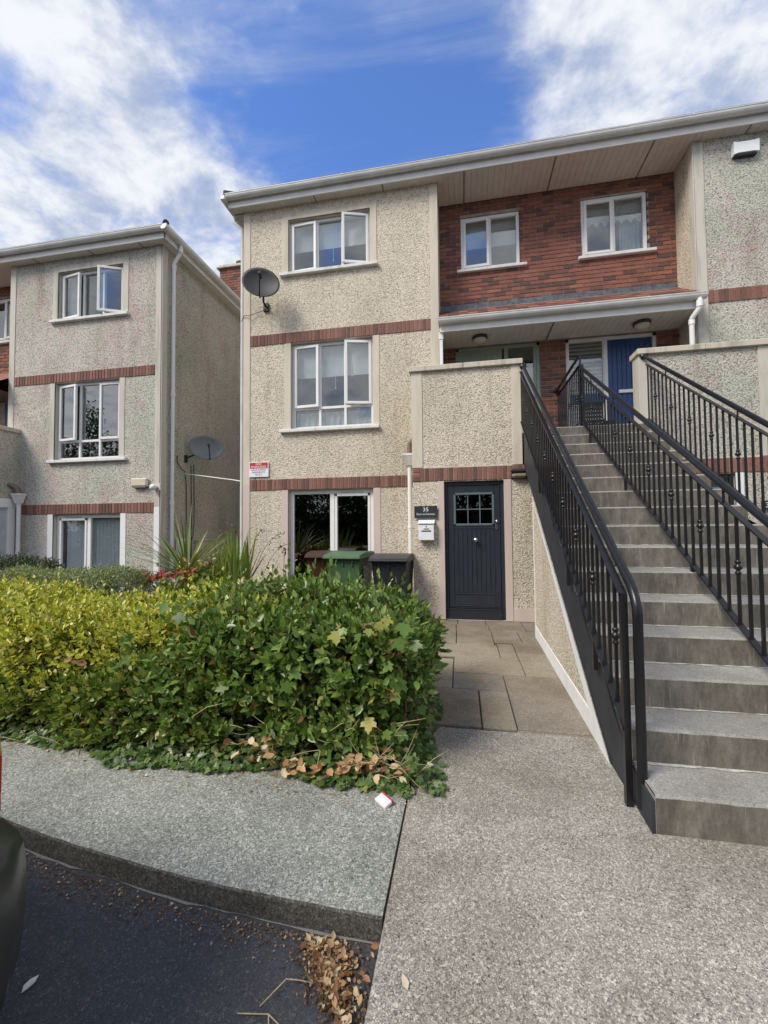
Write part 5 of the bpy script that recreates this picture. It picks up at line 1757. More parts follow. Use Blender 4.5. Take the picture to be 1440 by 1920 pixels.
def hedge_thing(name, label, cat, lo, hi, r, nsprig, leaf_len, pairs, faces, seed, hollow, mat, twig=True, core=.22, nobj=300, **kw):
    t = thing(name, ((lo[0] + hi[0]) / 2, (lo[1] + hi[1]) / 2, 0), label, cat)
    pos, ax, nm, L, WR, dd, P, sd_, sl = hedge_leaves(lo, hi, r, nsprig, leaf_len, pairs, faces, seed, hollow, **kw)
    dist = np.linalg.norm(pos - np.array([0, 0, CAM_Z]), axis=1) + dd * 8
    idx = np.argsort(dist)
    a, b = idx[:nobj], idx[nobj:]
    if nobj:
        leaf_objs('leaf', pos[a], ax[a], nm[a], L[a], WR[a], LEAF_T, mat, t)
    leaf_cloud('foliage', pos[b], ax[b], nm[b], L[b], WR[b], LEAF_T, mat, t)['kind'] = 'stuff'
    # twigs: short stems under the sprigs plus a framework of branches
    m = MB()
    c = (np.array(lo) + np.array(hi)) / 2
    for i in range(0, len(P), max(1, len(P) // 900)):
        p = Vector(P[i]); d = Vector(sd_[i])
        q = p - d * .16 + Vector(RNG.normal(size=3) * .02)
        m.tube([q, p, p + d * sl[i]], [.0035, .0028, .0015], 4, cap=False)
    nb = int((hi[0] - lo[0]) * 26)
    for i in range(nb):
        x = random.uniform(lo[0] + .1, hi[0] - .08); y = random.uniform(lo[1] + .12, hi[1] - .1)
        p = Vector((x, y, .0)); pts_ = [p]
        d = Vector((random.uniform(-.3, .3), random.uniform(-.5, .2), 1)).normalized()
        for s_ in range(4):
            p = p + d * (hi[2] * .24); d = (d + Vector((random.uniform(-.4, .4), random.uniform(-.4, .4), .1))).normalized()
            pts_.append(Vector((min(max(p.x, lo[0] + .05), hi[0] - .05), min(max(p.y, lo[1] + .05), hi[1] - .05), min(p.z, hi[2] - .05))))
        m.tube(pts_, [.010, .008, .006, .004, .003], 5, cap=False)
    m.build('twigs', M_TWIG, t, fix=False)['kind'] = 'stuff'
    if core:
        # dense interior of older leaves: a second, looser shell set deeper in
        lo2 = (lo[0] + core, lo[1] + core, lo[2]); hi2 = (hi[0] - core, hi[1] - core, hi[2] - core * .8)
        pos, ax, nm, L, WR, dd, P, sd_, sl = hedge_leaves(lo2, hi2, r, int(nsprig * .35), leaf_len * 1.2, pairs, faces, seed + 40, (9, 0), depth=.25)
        leaf_cloud('inner_foliage', pos, ax, nm, L, WR, LEAF_T, mat, t)['kind'] = 'stuff'
    return t


M_LEAF_G = leaf_mat('green_hedge_leaf', [(0, (.058, .112, .020)), (.35, (.100, .178, .032)), (.7, (.168, .262, .052)), (.93, (.28, .36, .10)), (.985, (.22, .18, .04)), (1, (.20, .075, .03))], .34, .20)
M_LEAF_Y = leaf_mat('golden_hedge_leaf', [(0, (.16, .22, .03)), (.3, (.35, .40, .045)), (.65, (.52, .51, .065)), (.9, (.66, .61, .11)), (1, (.38, .28, .09))], .36, .22)
M_LEAF_M = leaf_mat('mixed_hedge_leaf', [(0, (.06, .11, .018)), (.5, (.14, .21, .035)), (.85, (.28, .31, .05)), (1, (.36, .30, .08))], .34, .3)
M_LEAF_P = leaf_mat('pale_shrub_leaf', [(0, (.13, .18, .08)), (.5, (.22, .28, .13)), (.9, (.34, .37, .19)), (1, (.40, .36, .16))], .5, .25)
M_LEAF_D = leaf_mat('dark_shrub_leaf', [(0, (.020, .045, .014)), (.6, (.045, .085, .025)), (1, (.08, .12, .04))], .4, .2)
M_IVY = leaf_mat('ivy_leaf', [(0, (.035, .070, .018)), (.45, (.070, .130, .032)), (.8, (.12, .18, .052)), (1, (.24, .27, .10))], .32, .15)
M_MAPLE = leaf_mat('sycamore_leaf_green', [(0, (.05, .11, .020)), (.5, (.095, .175, .030)), (1, (.16, .25, .05))], .42, .2)
M_MAPLE_Y = leaf_mat('sycamore_leaf_yellow', [(0, (.22, .27, .05)), (.6, (.36, .36, .08)), (1, (.42, .32, .10))], .5, .2)
M_DRY = leaf_mat('dry_brown_leaf', [(0, (.16, .075, .036)), (.25, (.28, .14, .065)), (.55, (.44, .26, .13)), (.8, (.56, .40, .23)), (1, (.62, .54, .36))], .7, .15, .3)
M_CRUMB = leaf_mat('dry_crumb', [(0, (.06, .035, .02)), (.5, (.15, .085, .045)), (.85, (.28, .18, .10)), (1, (.50, .42, .30))], .8, .05, .2)
M_STRAP = leaf_mat('strap_leaf', [(0, (.13, .19, .04)), (.5, (.24, .32, .07)), (1, (.36, .42, .12))], .38, .2)
M_SPIKE = leaf_mat('spiky_palm_leaf', [(0, (.10, .15, .045)), (.5, (.20, .26, .09)), (.85, (.32, .36, .16)), (1, (.5, .5, .3))], .4, .15)
M_FLOWER = leaf_mat('red_petal', [(0, (.30, .012, .012)), (.6, (.42, .02, .02)), (1, (.50, .09, .08))], .5, .3)

# green hedge on the right, golden one on the left
gh = hedge_thing('hedge', 'glossy dark green clipped hedge in front of the bins, beside the path', 'hedge',
                 (-2.55, 2.50, .06), (-.30, 3.75, .815), .30, 4300, .078, 3, (.15, 1.0, 1.25, .35, .9), 3, (.20, .85), M_LEAF_G, bulge=.12, top_shoots=1.1, depth=.26, core=.34, fade=(-2.5, -1.6, .7))
yh = hedge_thing('hedge', 'golden yellow leaved clipped hedge left of the green one, at the pavement edge', 'hedge',
                 (-6.2, 2.58, .16), (-1.25, 3.85, .765), .28, 9000, .056, 3, (.05, .6, 1.2, .15, .9), 8, (.30, .75), M_LEAF_Y, bulge=.14, depth=.28, core=.32, fade=(-1.35, -2.0, .75))
# green lower skirt of the golden hedge
sk = hedge_thing('shrub', 'low mid green growth along the foot of the golden hedge', 'shrub',
                 (-6.0, 2.47, .03), (-1.55, 3.2, .40), .14, 3600, .064, 3, (.05, .4, 1.4, 0, .35), 17, (.34, .9), M_LEAF_M, core=0, nobj=120, bulge=.08)
ps = hedge_thing('shrub', 'pale grey green shrub behind the golden hedge under the left building window', 'shrub',
                 (-6.4, 4.25, .1), (-4.15, 5.3, .86), .25, 4600, .034, 3, (.1, .6, 1.0, .2, 1.1), 23, (1.2, 1), M_LEAF_P, core=0, nobj=0, bulge=.05)
ds = hedge_thing('shrub', 'dark green shrub at the left edge beyond the golden hedge', 'shrub',
                 (-9.6, 4.9, .1), (-6.5, 6.0, .97), .25, 2600, .04, 3, (.1, .6, 1.0, .2, 1.1), 29, (1.2, 1), M_LEAF_D, core=0, nobj=0, bulge=.06)

# ivy and debris along the foot of the hedges
def scatter(n, fn):
    return np.array([fn() for _ in range(n)])
def ivy_pt():
    while True:
        if random.random() < .80:
            x = random.uniform(-5.6, -.30)
            edge = 2.30 + .045 * math.sin(x * 4.1) + .03 * math.sin(x * 9.7) + max(0, -x - 2.2) * .09
            y = edge + random.random() ** 1.2 * .42
            z = .02 + .10 * min(1, (y - edge) / .2) * random.random() + max(0, y - edge - .22) * .9 * random.random()
            return (x, y, z)
        y = random.uniform(2.3, 4.6)
        edge = -.16 + .05 * math.sin(y * 6) - max(0, y - 2.9) * .10
        x = edge - random.random() * .22
        z = .02 + max(0, edge - x - .05) * 1.1 * random.random()
        if y > 3.0 and random.random() < .5: continue
        return (x, y, z)
iv = thing('ivy', (-2, 2.5, 0), 'creeping dark ivy spilling from under the hedges onto the pavement', 'ivy')
P = scatter(5600, ivy_pt)
NR = np.stack([RNG.normal(size=len(P)) * .35, -.55 + RNG.normal(size=len(P)) * .35, .8 + RNG.random(len(P)) * .4], 1)
AX = np.stack([RNG.normal(size=len(P)), -.7 + RNG.normal(size=len(P)) * .6, -.15 + RNG.normal(size=len(P)) * .2], 1)
L = .026 + .026 * RNG.random(len(P))
o_ = np.argsort(np.linalg.norm(P - np.array([0, 0, CAM_Z]), axis=1))
leaf_objs('leaf', P[o_[:300]], AX[o_[:300]], NR[o_[:300]], L[o_[:300]], np.full(300, .95), IVY_T, M_IVY, iv)
leaf_cloud('foliage', P[o_[300:]], AX[o_[300:]], NR[o_[300:]], L[o_[300:]], np.full(len(P) - 300, .95), IVY_T, M_IVY, iv)['kind'] = 'stuff'

def dry_cloud(name, label, n, fn, lmin, lmax, flat=.5, tm=DRY_T, mat=None):
    P = scatter(n, fn)
    NR = np.stack([RNG.normal(size=n) * flat, RNG.normal(size=n) * flat - .2, np.ones(n)], 1)
    AX = np.stack([RNG.normal(size=n), RNG.normal(size=n), RNG.normal(size=n) * .35], 1)
    L = lmin + (lmax - lmin) * RNG.random(n)
    o = leaf_cloud(name, P, AX, NR, L, .55 + .3 * RNG.random(n), tm, mat or M_DRY)
    return meta(o, label, 'leaves', None, 'stuff')
def cluster(cs):
    def f():
        c = random.choice(cs)
        return (random.gauss(c[0], c[3]), random.gauss(c[1], c[4]), max(.012, c[2] + random.random() * c[5]))
    return f
dry_cloud('dead_leaves', 'dead brown leaves lodged in the ivy at the right foot of the hedge', 190,
          cluster([(-.48, 2.36, .05, .09, .05, .09), (-.62, 2.37, .05, .06, .04, .06), (-1.25, 2.40, .06, .12, .05, .10), (-1.75, 2.46, .08, .16, .06, .12), (-2.4, 2.52, .10, .2, .07, .15), (-.9, 2.33, .03, .12, .03, .04)]), .03, .075, .6)
dry_cloud('leaf_bits', 'scattered brown fragments along the pavement edge by the ivy', 260,
          lambda: ((lambda x: (x, 2.27 + random.gauss(0, .06) + max(0, -x - 2.2) * .09, .008))(random.uniform(-4.5, -.15))), .008, .022, .2)
def pile():
    r = random.random() ** .6
    a = random.uniform(0, 1)
    return (-.335 - r * .27 * (1 - .45 * a), 1.525 - a * .30 * (1 - .5 * r), ROAD_Z + .006 + random.random() * .035 * (1 - r))
dry_cloud('fallen_leaves', 'drift of brown fallen leaves in the corner between kerb and concrete apron', 330, pile, .014, .036, .35)
dry_cloud('fallen_leaves', 'thin trail of brown leaf crumbs on the asphalt along the apron edge', 420,
          lambda: (-.312 - abs(random.gauss(0, .05)), random.uniform(.7, 1.4), ROAD_Z + .006), .005, .016, .2, DRY_T, M_CRUMB)
dry_cloud('leaf_bits', 'brown crumbs and straw along the foot of the kerb', 1500,
          lambda: ((lambda x: (x, kerb_y(x) - .03 - abs(random.gauss(0, .06)), ROAD_Z + .006))(random.uniform(-2.6, -.40))), .003, .014, .2, DRY_T, M_CRUMB)
dry_cloud('leaf_bits', 'dark damp leaf crumbs under the drift of fallen leaves', 900, lambda: (lambda p: (p[0] + random.gauss(0, .03), p[1] + random.gauss(0, .02) - .02, ROAD_Z + .005 + random.random() * .012))(pile()), .005, .016, .5, DRY_T, M_CRUMB)
m = MB()
for i in range(70):
    if i < 40: p = Vector((random.uniform(-3.2, -.3), random.uniform(2.33, 2.55), random.uniform(.05, .3)))
    else: p = Vector((random.gauss(-.45, .12), random.gauss(2.38, .05), random.uniform(.04, .14)))
    d = Vector((random.uniform(-1, 1), random.uniform(-.4, .2), random.uniform(-.3, .6))).normalized() * random.uniform(.08, .24)
    m.tube([p, p + d * .5 + Vector((0, 0, random.uniform(-.02, .02))), p + d], [.0022, .0018, .001], 4, cap=False)
meta(m.build('dead_twigs', M_STRAW, fix=False), 'pale dead twigs poking out along the foot of the hedges', 'twigs', None, 'stuff')

# sycamore seedlings in the hedge
sy = thing('sycamore_sapling', (-.5, 2.6, .1), 'self seeded sycamore with large lobed leaves growing through the green hedge', 'sapling')
spots = [(-.549, .80, 'y'), (-.50, .83, 'y'), (-.60, .77, 'g'), (-.755, .775, 'y'), (-.70, .79, 'g'), (-1.075, .459, 'g'), (-1.05, .52, 'g'), (-1.484, .401, 'g'), (-1.42, .36, 'g'), (-1.877, .43, 'g'), (-1.82, .38, 'g'),
         (-.422, .16, 'g'), (-.36, .20, 'g'), (-.46, .21, 'g'), (-.20, .25, 'g'), (-.27, .30, 'g'), (-.31, .35, 'g'), (-.39, .44, 'y'), (-.35, .52, 'g'), (-.42, .60, 'g'), (-.33, .62, 'g'), (-.30, .70, 'g'), (-.38, .75, 'g'),
         (-.52, .40, 'y'), (-2.03, .14, 'g'), (-1.95, .10, 'g'), (-1.70, .20, 'g'), (-2.4, .30, 'g'), (-2.3, .25, 'g'), (-.55, .28, 'y'), (-.29, .44, 'g'), (-.34, .83, 'g'), (-.44, .87, 'y'), (-1.9, .92, 'g'), (-1.78, .86, 'g')]
for mat, key in ((M_MAPLE, 'g'), (M_MAPLE_Y, 'y')):
    q = [s_ for s_ in spots if s_[2] == key]
    P = np.array([(x, (2.46 if x < -.33 else 2.63) + random.uniform(-.05, .03), z + .05) for x, z, _ in q])
    NR = np.stack([RNG.normal(size=len(q)) * .45 + .1, -.7 + RNG.normal(size=len(q)) * .3, .8 + RNG.random(len(q)) * .6], 1)
    AX = np.stack([RNG.normal(size=len(q)) * .5, -.4 + RNG.normal(size=len(q)) * .2, -.8 + RNG.normal(size=len(q)) * .25], 1)
    leaf_objs('leaf', P, AX, NR, .055 + .045 * RNG.random(len(q)), np.full(len(q), .95), MAPLE_T, mat, sy)
m = MB()
for (x, z, _) in spots[::2]:
    m.tube([(x + .02, 2.62, max(0, z - .12)), (x, 2.50, z), (x, 2.43 if x < -.33 else 2.6, z + .05)], .0022, 4, cap=False)
m.build('stem', M_TWIG, sy, fix=False)

# ------------------------------------------------------------------ strap leaved plants
def blade(parent, name, base, dirv, length, width, droop, mat, fold=.25):
    base = Vector(base); d = Vector(dirv).normalized()
    side = d.cross(Vector((0, 0, 1)))
    side = side.normalized() if side.length > 1e-3 else Vector((1, 0, 0))
    n = 6
    v, f = [], []
    p = base.copy()
    for i in range(n + 1):
        t = i / n
        w = width * (.55 + .9 * t if t < .4 else (.91 + .0) * (1 - ((t - .4) / .6) ** 1.6) + .0) * .5
        nr = side.cross(d).normalized()
        v += [p - side * w + nr * w * fold, p + nr * 0, p + side * w + nr * w * fold]
        p = p + d * (length / n)
        d = (d + Vector((0, 0, -droop * (i + 1) / n))).normalized()
    for i in range(n):
        a = i * 3
        f += [(a, a + 1, a + 4, a + 3), (a + 1, a + 2, a + 5, a + 4)]
    return MB().add(v, f, 0, True).build(name, mat, parent, fix=False)


co = thing('cordyline', (-3.93, 5.45, 0), 'spiky cordyline palm with a fan of narrow leaves in the gap between the buildings', 'plant')
MB().tube([(-3.93, 5.45, 0), (-3.94, 5.45, .4), (-3.93, 5.44, .80)], [.06, .05, .05], 10).build('trunk', M_TWIG, co)
for i in range(86):
    az = random.uniform(0, 2 * math.pi)
    el = random.triangular(.0, 1.5, .6)
    dv = (math.cos(az) * math.cos(el), math.sin(az) * math.cos(el), math.sin(el))
    blade(co, 'leaf', (-3.93 + .03 * dv[0], 5.44 + .03 * dv[1], .72 + random.uniform(0, .12)), dv, random.uniform(.78, 1.08), random.uniform(.026, .040), random.uniform(.03, .22) if el > .5 else random.uniform(.1, .3), M_SPIKE)
cr = thing('sword_leaf_plant', (-3.0, 5.3, 0), 'upright clump of broad sword shaped green leaves at the corner of the main front', 'plant')
for i in range(84):
    bx_ = random.choice([(-3.20, 5.30), (-3.08, 5.25), (-2.93, 5.2), (-3.02, 5.2), (-3.38, 5.35)])
    b = (bx_[0] + random.gauss(0, .05), bx_[1] + random.gauss(0, .06), .45)
    dv = (random.gauss(.05, .22), random.gauss(-.05, .2), 1)
    blade(cr, 'leaf', b, dv, random.uniform(.70, 1.08) if bx_[0] > -3.3 else random.uniform(.55, .85), random.uniform(.036, .055), random.uniform(.02, .16), M_STRAP, .2)
# broad leaved clump with red flowers
fl = thing('red_flower_clump', (-3.9, 5.0, 0), 'low clump of red flowers in front of the spiky palm', 'flowers')
P = scatter(70, cluster([(-3.93, 4.95, .80, .10, .06, .08), (-3.62, 4.98, .82, .08, .06, .09), (-4.08, 4.95, .76, .05, .05, .04)]))
n_ = len(P)
leaf_objs('flower_head', P, RNG.normal(size=(n_, 3)) + np.array([0, 0, .5]), RNG.normal(size=(n_, 3)) * .4 + np.array([0, -.6, .8]), .045 + .025 * RNG.random(n_), np.full(n_, .8), IVY_T, M_FLOWER, fl)
P = scatter(420, cluster([(-3.8, 5.0, .45, .30, .12, .35), (-3.45, 5.05, .5, .16, .12, .40), (-3.55, 5.15, .6, .2, .1, .35)]))
n_ = len(P)
leaf_cloud('foliage', P, RNG.normal(size=(n_, 3)) + np.array([0, 0, .4]), RNG.normal(size=(n_, 3)) * .5 + np.array([0, -.4, .8]), .06 + .05 * RNG.random(n_), np.full(n_, .5), LEAF_T, M_LEAF_M, fl)['kind'] = 'stuff'
P = scatter(130, cluster([(-3.55, 5.3, .72, .16, .1, .28), (-3.75, 5.35, .75, .1, .1, .2)]))
n_ = len(P)
leaf_cloud('withered_leaves', P, RNG.normal(size=(n_, 3)), RNG.normal(size=(n_, 3)) * .5 + np.array([0, -.4, .8]), .06 + .05 * RNG.random(n_), np.full(n_, .5), DRY_T, M_DRY, fl)['kind'] = 'stuff'
# rose: thin arching stems with few leaves between palm and wall
ro = thing('rose_bush', (-2.8, 6.2, 0), 'thin arching rose stems with small red leaves against the corner of the wall', 'plant')
m = MB()
lp, la, ln_ = [], [], []
for (x0_, x1_, z1_) in ((-3.5, -3.05, 1.42), (-3.45, -2.72, 1.36), (-3.4, -3.6, 1.5), (-3.3, -2.62, 1.20), (-2.75, -2.7, 1.12), (-2.6, -2.5, 1.05), (-3.4, -3.9, 1.44)):
    pts_ = [Vector((x0_ + (x1_ - x0_) * t, 6.1, z1_ * (1 - (1 - t) ** 2.2))) for t in np.linspace(.3, 1, 9)]
    m.tube(pts_, .004, 5, cap=False)
    for p in pts_[4:]:
        for _ in range(3):
            lp.append(tuple(p + Vector((random.gauss(0, .02), random.gauss(0, .02), random.gauss(0, .015)))))
m.build('stem', M_TWIG, ro, fix=False)
P = np.array(lp); n_ = len(P)
leaf_objs('leaf', P, RNG.normal(size=(n_, 3)) + np.array([0, 0, .2]), RNG.normal(size=(n_, 3)) * .5 + np.array([0, -.6, .7]), .03 + .03 * RNG.random(n_), np.full(n_, .5), LEAF_T,
          leaf_mat('rose_leaf', [(0, (.05, .08, .03)), (.5, (.10, .13, .05)), (.8, (.22, .05, .04)), (1, (.30, .06, .05))], .4, .2), ro)
# dry brown plant and edging board beside the path
db = thing('dry_shrub', (-.43, 5.4, 0), 'dead brown twiggy shrub leaning over the path by the hedge end', 'shrub')
m = MB()
for i in range(46):
    p = Vector((-.50 + random.gauss(0, .06), 5.2 + random.gauss(0, .35), .03))
    d = Vector((random.uniform(-.1, .55), random.uniform(-.4, .3), random.uniform(.3, 1))).normalized() * random.uniform(.15, .42)
    m.tube([p, p + d * .5, p + d + Vector((0, 0, -.02))], [.004, .003, .0012], 4, cap=False)
m.build('stem', plain('rusty_twig', (.17, .075, .04, 1), .85, var=.4, scale=30), db, fix=False)
meta(MB().box(-.50, -.465, 4.6, 6.3, 0.0, .15, 0, .006).build('edging_board', plain('brown_edging', (.10, .06, .04, 1), .8, var=.3)), 'low brown edging board between the planting bed and the path slabs', 'edging')

# ------------------------------------------------------------------ small litter
m = MB()
m.xf = Matrix.Translation((-.425, 2.20, .012)) @ Matrix.Rotation(-.75, 4, 'Z') @ Matrix.Rotation(.28, 4, 'X')
m.box(-.045, .045, -.028, .028, -.008, .010, 0, .003)
pk = thing('packet', (-.425, 2.2, 0), 'small crumpled pink and white packet on the pavement by the ivy', 'litter')
m.build('packet_body', plain('pink_card', (.78, .66, .70, 1), .6, var=.1, scale=30), pk)
m = MB(); m.xf = Matrix.Translation((-.425, 2.20, .012)) @ Matrix.Rotation(-.75, 4, 'Z') @ Matrix.Rotation(.28, 4, 'X')
m.box(-.046, .046, .020, .029, -.009, .0112, 0).build('red_edge', plain('red_card', (.45, .05, .09, 1), .6), pk)
for (x, y, z, l, c, lab) in ((-.188, 1.34, .004, .05, (.55, .48, .34, 1), 'single pale dry leaf lying on the concrete apron'), (-1.457, 1.188, ROAD_Z + .005, .055, (.62, .58, .48, 1), 'single whitish leaf lying on the asphalt by the car')):
    me = np_mesh('dry_leaf', DRY_T[0] * np.array([l * .55, l, l * .4]), np.array(DRY_T[1]), plain('pale_leaf', c, .7, var=.2, scale=40))
    o = inst('dry_leaf', me, None, (x, y, z), (0, 0, random.uniform(-.6, .6)))
    meta(o, lab, 'leaf')
meta(MB().tube([(-.66, 1.29, ROAD_Z + .006), (-.60, 1.36, ROAD_Z + .03), (-.56, 1.38, ROAD_Z + .012), (-.42, 1.385, ROAD_Z + .006)], .0022, 5).tube([(-.72, 1.26, ROAD_Z + .006), (-.62, 1.27, ROAD_Z + .012), (-.50, 1.22, ROAD_Z + .006)], .0022, 5).tube(
    [(-.62, 1.27, ROAD_Z + .012), (-.57, 1.17, ROAD_Z + .008), (-.53, 1.1, ROAD_Z + .006)], .002, 5).build('grass_stalk', M_STRAW), 'forked dry grass stalk lying on the asphalt near the apron', 'stalk')

# ------------------------------------------------------------------ parked car, its rear corner at the left edge
M_CARPAINT = plain('dark_red_car_paint', (.22, .012, .018, 1), .25, var=.05, coat=1.0)
M_BUMPER = plain('grey_black_bumper', (.045, .047, .044, 1), .30, var=.1)
M_TYRE = plain('tyre_rubber', (.015, .015, .016, 1), .85)
M_RIM = plain('alloy_rim', (.45, .46, .48, 1), .35, .9)
M_TAIL = plain('tail_light_lens', (.40, .01, .015, 1), .12, coat=1.0)
M_CARGLASS = plain('car_window', (.01, .012, .014, 1), .05)
car = thing('parked_car', (-2.152, -.6, ROAD_Z), 'dark red car with grey black rear bumper parked by the kerb at the left edge', 'car')
CX, HW = -2.152, .86
def shell(stations, name, mat, parent, closed=True):
    v, f = [], []
    n = None
    for (y, ring) in stations:
        full = [(CX + x, y, z) for x, z in ring] + [(CX - x, y, z) for x, z in ring[::-1]]
        n = len(full); v += full
    for i in range(len(stations) - 1):
        for j in range(n):
            f.append((i * n + j, i * n + (j + 1) % n, (i + 1) * n + (j + 1) % n, (i + 1) * n + j))
    f += [tuple(range(n))[::-1], tuple(range((len(stations) - 1) * n, len(stations) * n))]
    return MB().add(v, f, 0, True).build(name, mat, parent)
def low_ring(w, zb, zt): return [(w * .80, zb), (w * .95, zb + .05), (w * .99, zb + (zt - zb) * .35), (w, zb + (zt - zb) * .55), (w * .975, zb + (zt - zb) * .82), (w * .91, zt - .02), (w * .80, zt)]
stn = [(1.12, low_ring(.56, .36, .84)), (1.09, low_ring(.72, .32, .90)), (1.0, low_ring(.83, .27, .93)), (.8, low_ring(.87, .2, .95)), (.4, low_ring(.86, .14, .96)), (-.5, low_ring(.865, .12, .95)), (-1.5, low_ring(.86, .12, .93)), (-2.1, low_ring(.85, .14, .88)), (-2.6, low_ring(.80, .18, .78)), (-2.9, low_ring(.62, .24, .66))]
shell(stn, 'body', M_CARPAINT, car)
gr = lambda w0, w1, z0, z1: [(w0, z0), (w0 * .99, z0 + (z1 - z0) * .3), (w1 * 1.04, z0 + (z1 - z0) * .8), (w1 * .96, z1 - .02), (w1 * .8, z1)]
shell([(.92, gr(.70, .62, .90, 1.0)), (.78, gr(.77, .66, .92, 1.22)), (.55, gr(.80, .66, .93, 1.34)), (-.3, gr(.80, .66, .93, 1.38)), (-.9, gr(.79, .65, .92, 1.33)), (-1.6, gr(.76, .62, .90, 1.0))], 'cabin', M_CARPAINT, car)
for s_ in (1, -1):
    for (ya, yb) in ((-.15, .42), (-1.05, -.22)):
        m = MB()
        x0_, x1_ = CX + s_ * .803, CX + s_ * .715
        m.add([(x0_, ya, .97), (x0_, yb, .97), (x1_, yb - .05, 1.26), (x1_, ya + (.0 if ya > -1 else .35), 1.26), (x0_ - s_ * .02, ya, .97), (x0_ - s_ * .02, yb, .97), (x1_ - s_ * .02, yb - .05, 1.26), (x1_ - s_ * .02, ya + (.0 if ya > -1 else .35), 1.26)],
              [(0, 1, 2, 3), (4, 7, 6, 5), (0, 4, 5, 1), (1, 5, 6, 2), (2, 6, 7, 3), (3, 7, 4, 0)])
        m.build('side_window', M_CARGLASS, car)
    m = MB()
    m.xf = Matrix.Translation((CX + s_ * .79, .98, .75)) @ Matrix.Rotation(-s_ * .62, 4, 'Z')
    m.box(-.10, .10, -.04, .045, -.12, .10, 0, .035).build('tail_light', M_TAIL, car)
    m = MB()
    m.xf = Matrix.Translation((CX + s_ * .62, -2.72, .62)) @ Matrix.Rotation(s_ * .5, 4, 'Z')
    m.box(-.16, .16, -.06, .05, -.07, .07, 0, .03).build('headlight', M_CHROME, car)
    for y in (.30, -2.0):
        w_ = MB().lathe([(.001, 0), (.20, 0), (.29, .012), (.31, .04), (.31, .16), (.29, .19), (.001, .19)], (CX + s_ * .69, y, ROAD_Z + .31), (s_, 0, 0), 28).build('wheel', M_TYRE, car)
        MB().lathe([(.001, .0), (.19, 0), (.195, .012), (.06, .02), (.001, .022)], (CX + s_ * .875, y, ROAD_Z + .31), (s_, 0, 0), 28).build('rim', M_RIM, w_)
    MB().box(CX + s_ * .84, CX + s_ * 1.0, -1.2, -1.08, .93, 1.05, 0, .03).build('wing_mirror', M_CARPAINT, car)
def bring(w, zb, zt): return [(w * .90, zb), (w * .965, zb + .03), (w * .985, zb + .10), (w * .99, zb + .13), (w, zb + .2), (w, zt - .10), (w * .985, zt - .03), (w * .955, zt)]
shell([(1.20, bring(.50, .10, .46)), (1.185, bring(.64, .075, .475)), (1.13, bring(.775, .06, .49)), (1.02, bring(.865, .05, .50)), (.88, bring(.90, .05, .50)), (.66, bring(.91, .06, .49))], 'rear_bumper', M_BUMPER, car)
m = MB().add([(CX - .64, .88, 1.02), (CX + .64, .88, 1.02), (CX + .60, .76, 1.26), (CX - .60, .76, 1.26), (CX - .64, .86, 1.02), (CX + .64, .86, 1.02), (CX + .60, .74, 1.26), (CX - .60, .74, 1.26)],
             [(0, 1, 2, 3), (4, 7, 6, 5), (0, 4, 5, 1), (1, 5, 6, 2), (2, 6, 7, 3), (3, 7, 4, 0)])
m.build('rear_window', M_CARGLASS, car)
MB().box(CX - .26, CX + .26, 1.07, 1.10, .62, .73, 0, .004).build('number_plate', plain('plate_white', (.7, .7, .68, 1), .4), car)

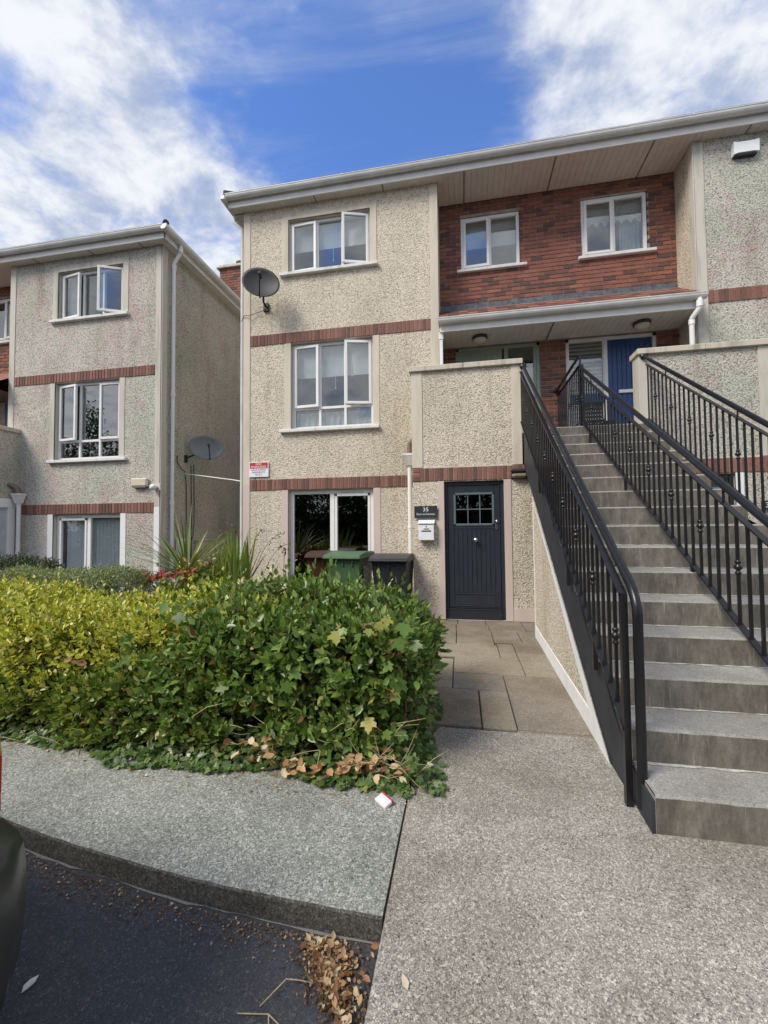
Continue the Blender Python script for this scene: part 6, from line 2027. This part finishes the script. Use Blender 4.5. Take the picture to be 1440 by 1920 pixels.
# ------------------------------------------------------------------ trees across the parking area (seen reflected in the windows)
M_TREE = leaf_mat('tree_leaf', [(0, (.018, .04, .012)), (.5, (.035, .07, .02)), (1, (.07, .11, .035))], .5, .25)
M_BARK = plain('tree_bark', (.07, .05, .038, 1), .9, var=.4, scale=12, bumps=.6)
def tree(x, y, h, rad, seed, label, n=5200):
    r = np.random.default_rng(seed)
    t = thing('tree', (x, y, ROAD_Z), label, 'tree', 'trees across the parking area')
    m = MB().tube([(x, y, ROAD_Z), (x + .05, y, h * .25), (x - .05, y + .05, h * .5), (x, y, h * .85)], [.2, .16, .11, .03], 10)
    cs = []
    for i in range(9):
        a = i * 2.4
        z_ = h * (.28 + .06 * i)
        e = Vector((x + math.cos(a) * rad * .7, y + math.sin(a) * rad * .7, z_ + h * .14))
        m.tube([(x, y, z_), (x + math.cos(a) * rad * .35, y + math.sin(a) * rad * .35, z_ + h * .09), e], [.07, .05, .02], 6)
        cs.append(np.array(e))
    m.build('trunk', M_BARK, t, fix=False)
    cs.append(np.array([x, y, h * .88])); cs.append(np.array([x, y, h * .6]))
    c = np.array(cs)[r.integers(0, len(cs), n)]
    d = r.normal(size=(n, 3)); d /= np.linalg.norm(d, axis=1, keepdims=True)
    P = c + d * (r.random((n, 1)) ** .5) * np.array([rad * .55, rad * .55, h * .15])
    leaf_cloud('crown', P, r.normal(size=(n, 3)), d + r.normal(size=(n, 3)) * .5 + np.array([0, 0, .4]), .16 + .16 * r.random(n), np.full(n, .6), LEAF_T, M_TREE, t)
for i, (x, y, h, rad, lab) in enumerate([(-13.5, -13, 7.2, 2.6, 'tree behind the viewer, far left of the row across the parking area'), (-8.8, -12.5, 6.6, 2.7, 'second tree of the row behind the viewer, mirrored in the ground floor window'),
                                         (-4.0, -13.5, 7.0, 2.6, 'middle tree of the row behind the viewer, opposite the green bin'), (.8, -12.8, 6.8, 2.7, 'tree behind the viewer, opposite the charcoal front door'),
                                         (5.6, -13.4, 7.1, 2.6, 'tree behind the viewer, opposite the right parapet'), (-29, -13, 11.0, 3.6, 'tall tree far off to the left, mirrored in the left building middle window')]):
    tree(x, y, h, rad, 50 + i, lab)

bh_ = thing('boundary_hedge', (-6, -17, ROAD_Z), 'long leafy boundary hedge behind the viewer, mirrored in the ground floor windows', 'hedge')
n_ = 9000
P = np.stack([RNG.uniform(-34, 22, n_), -17 + RNG.normal(size=n_) * .5, ROAD_Z + RNG.random(n_) ** .8 * 3.4], 1)
P[:, 2] += vnoise(P, 1.2, 3) * .5
P = P[P[:, 2] > ROAD_Z]
n_ = len(P)
leaf_cloud('foliage', P, RNG.normal(size=(n_, 3)), RNG.normal(size=(n_, 3)) * .6 + np.array([0, .8, .5]), .25 + .2 * RNG.random(n_), np.full(n_, .6), LEAF_T, M_TREE, bh_)['kind'] = 'stuff'
MB().box(-34, 22, -17.5, -17.2, ROAD_Z, 2.6).build('inner_growth', M_TREE, bh_)

def caught():
    c = random.choice([(-1.62, .42), (-1.35, .60), (-2.05, .22), (-.75, .74), (-.50, .72), (-2.7, .5), (-3.3, .62), (-1.1, .2), (-2.4, .26)])
    return (random.gauss(c[0], .07), 2.50 + random.random() * .10, random.gauss(c[1], .05))
dry_cloud('dead_leaves', 'rust brown dead leaves caught among the twigs on the hedge fronts', 150, caught, .03, .07, 1.0)
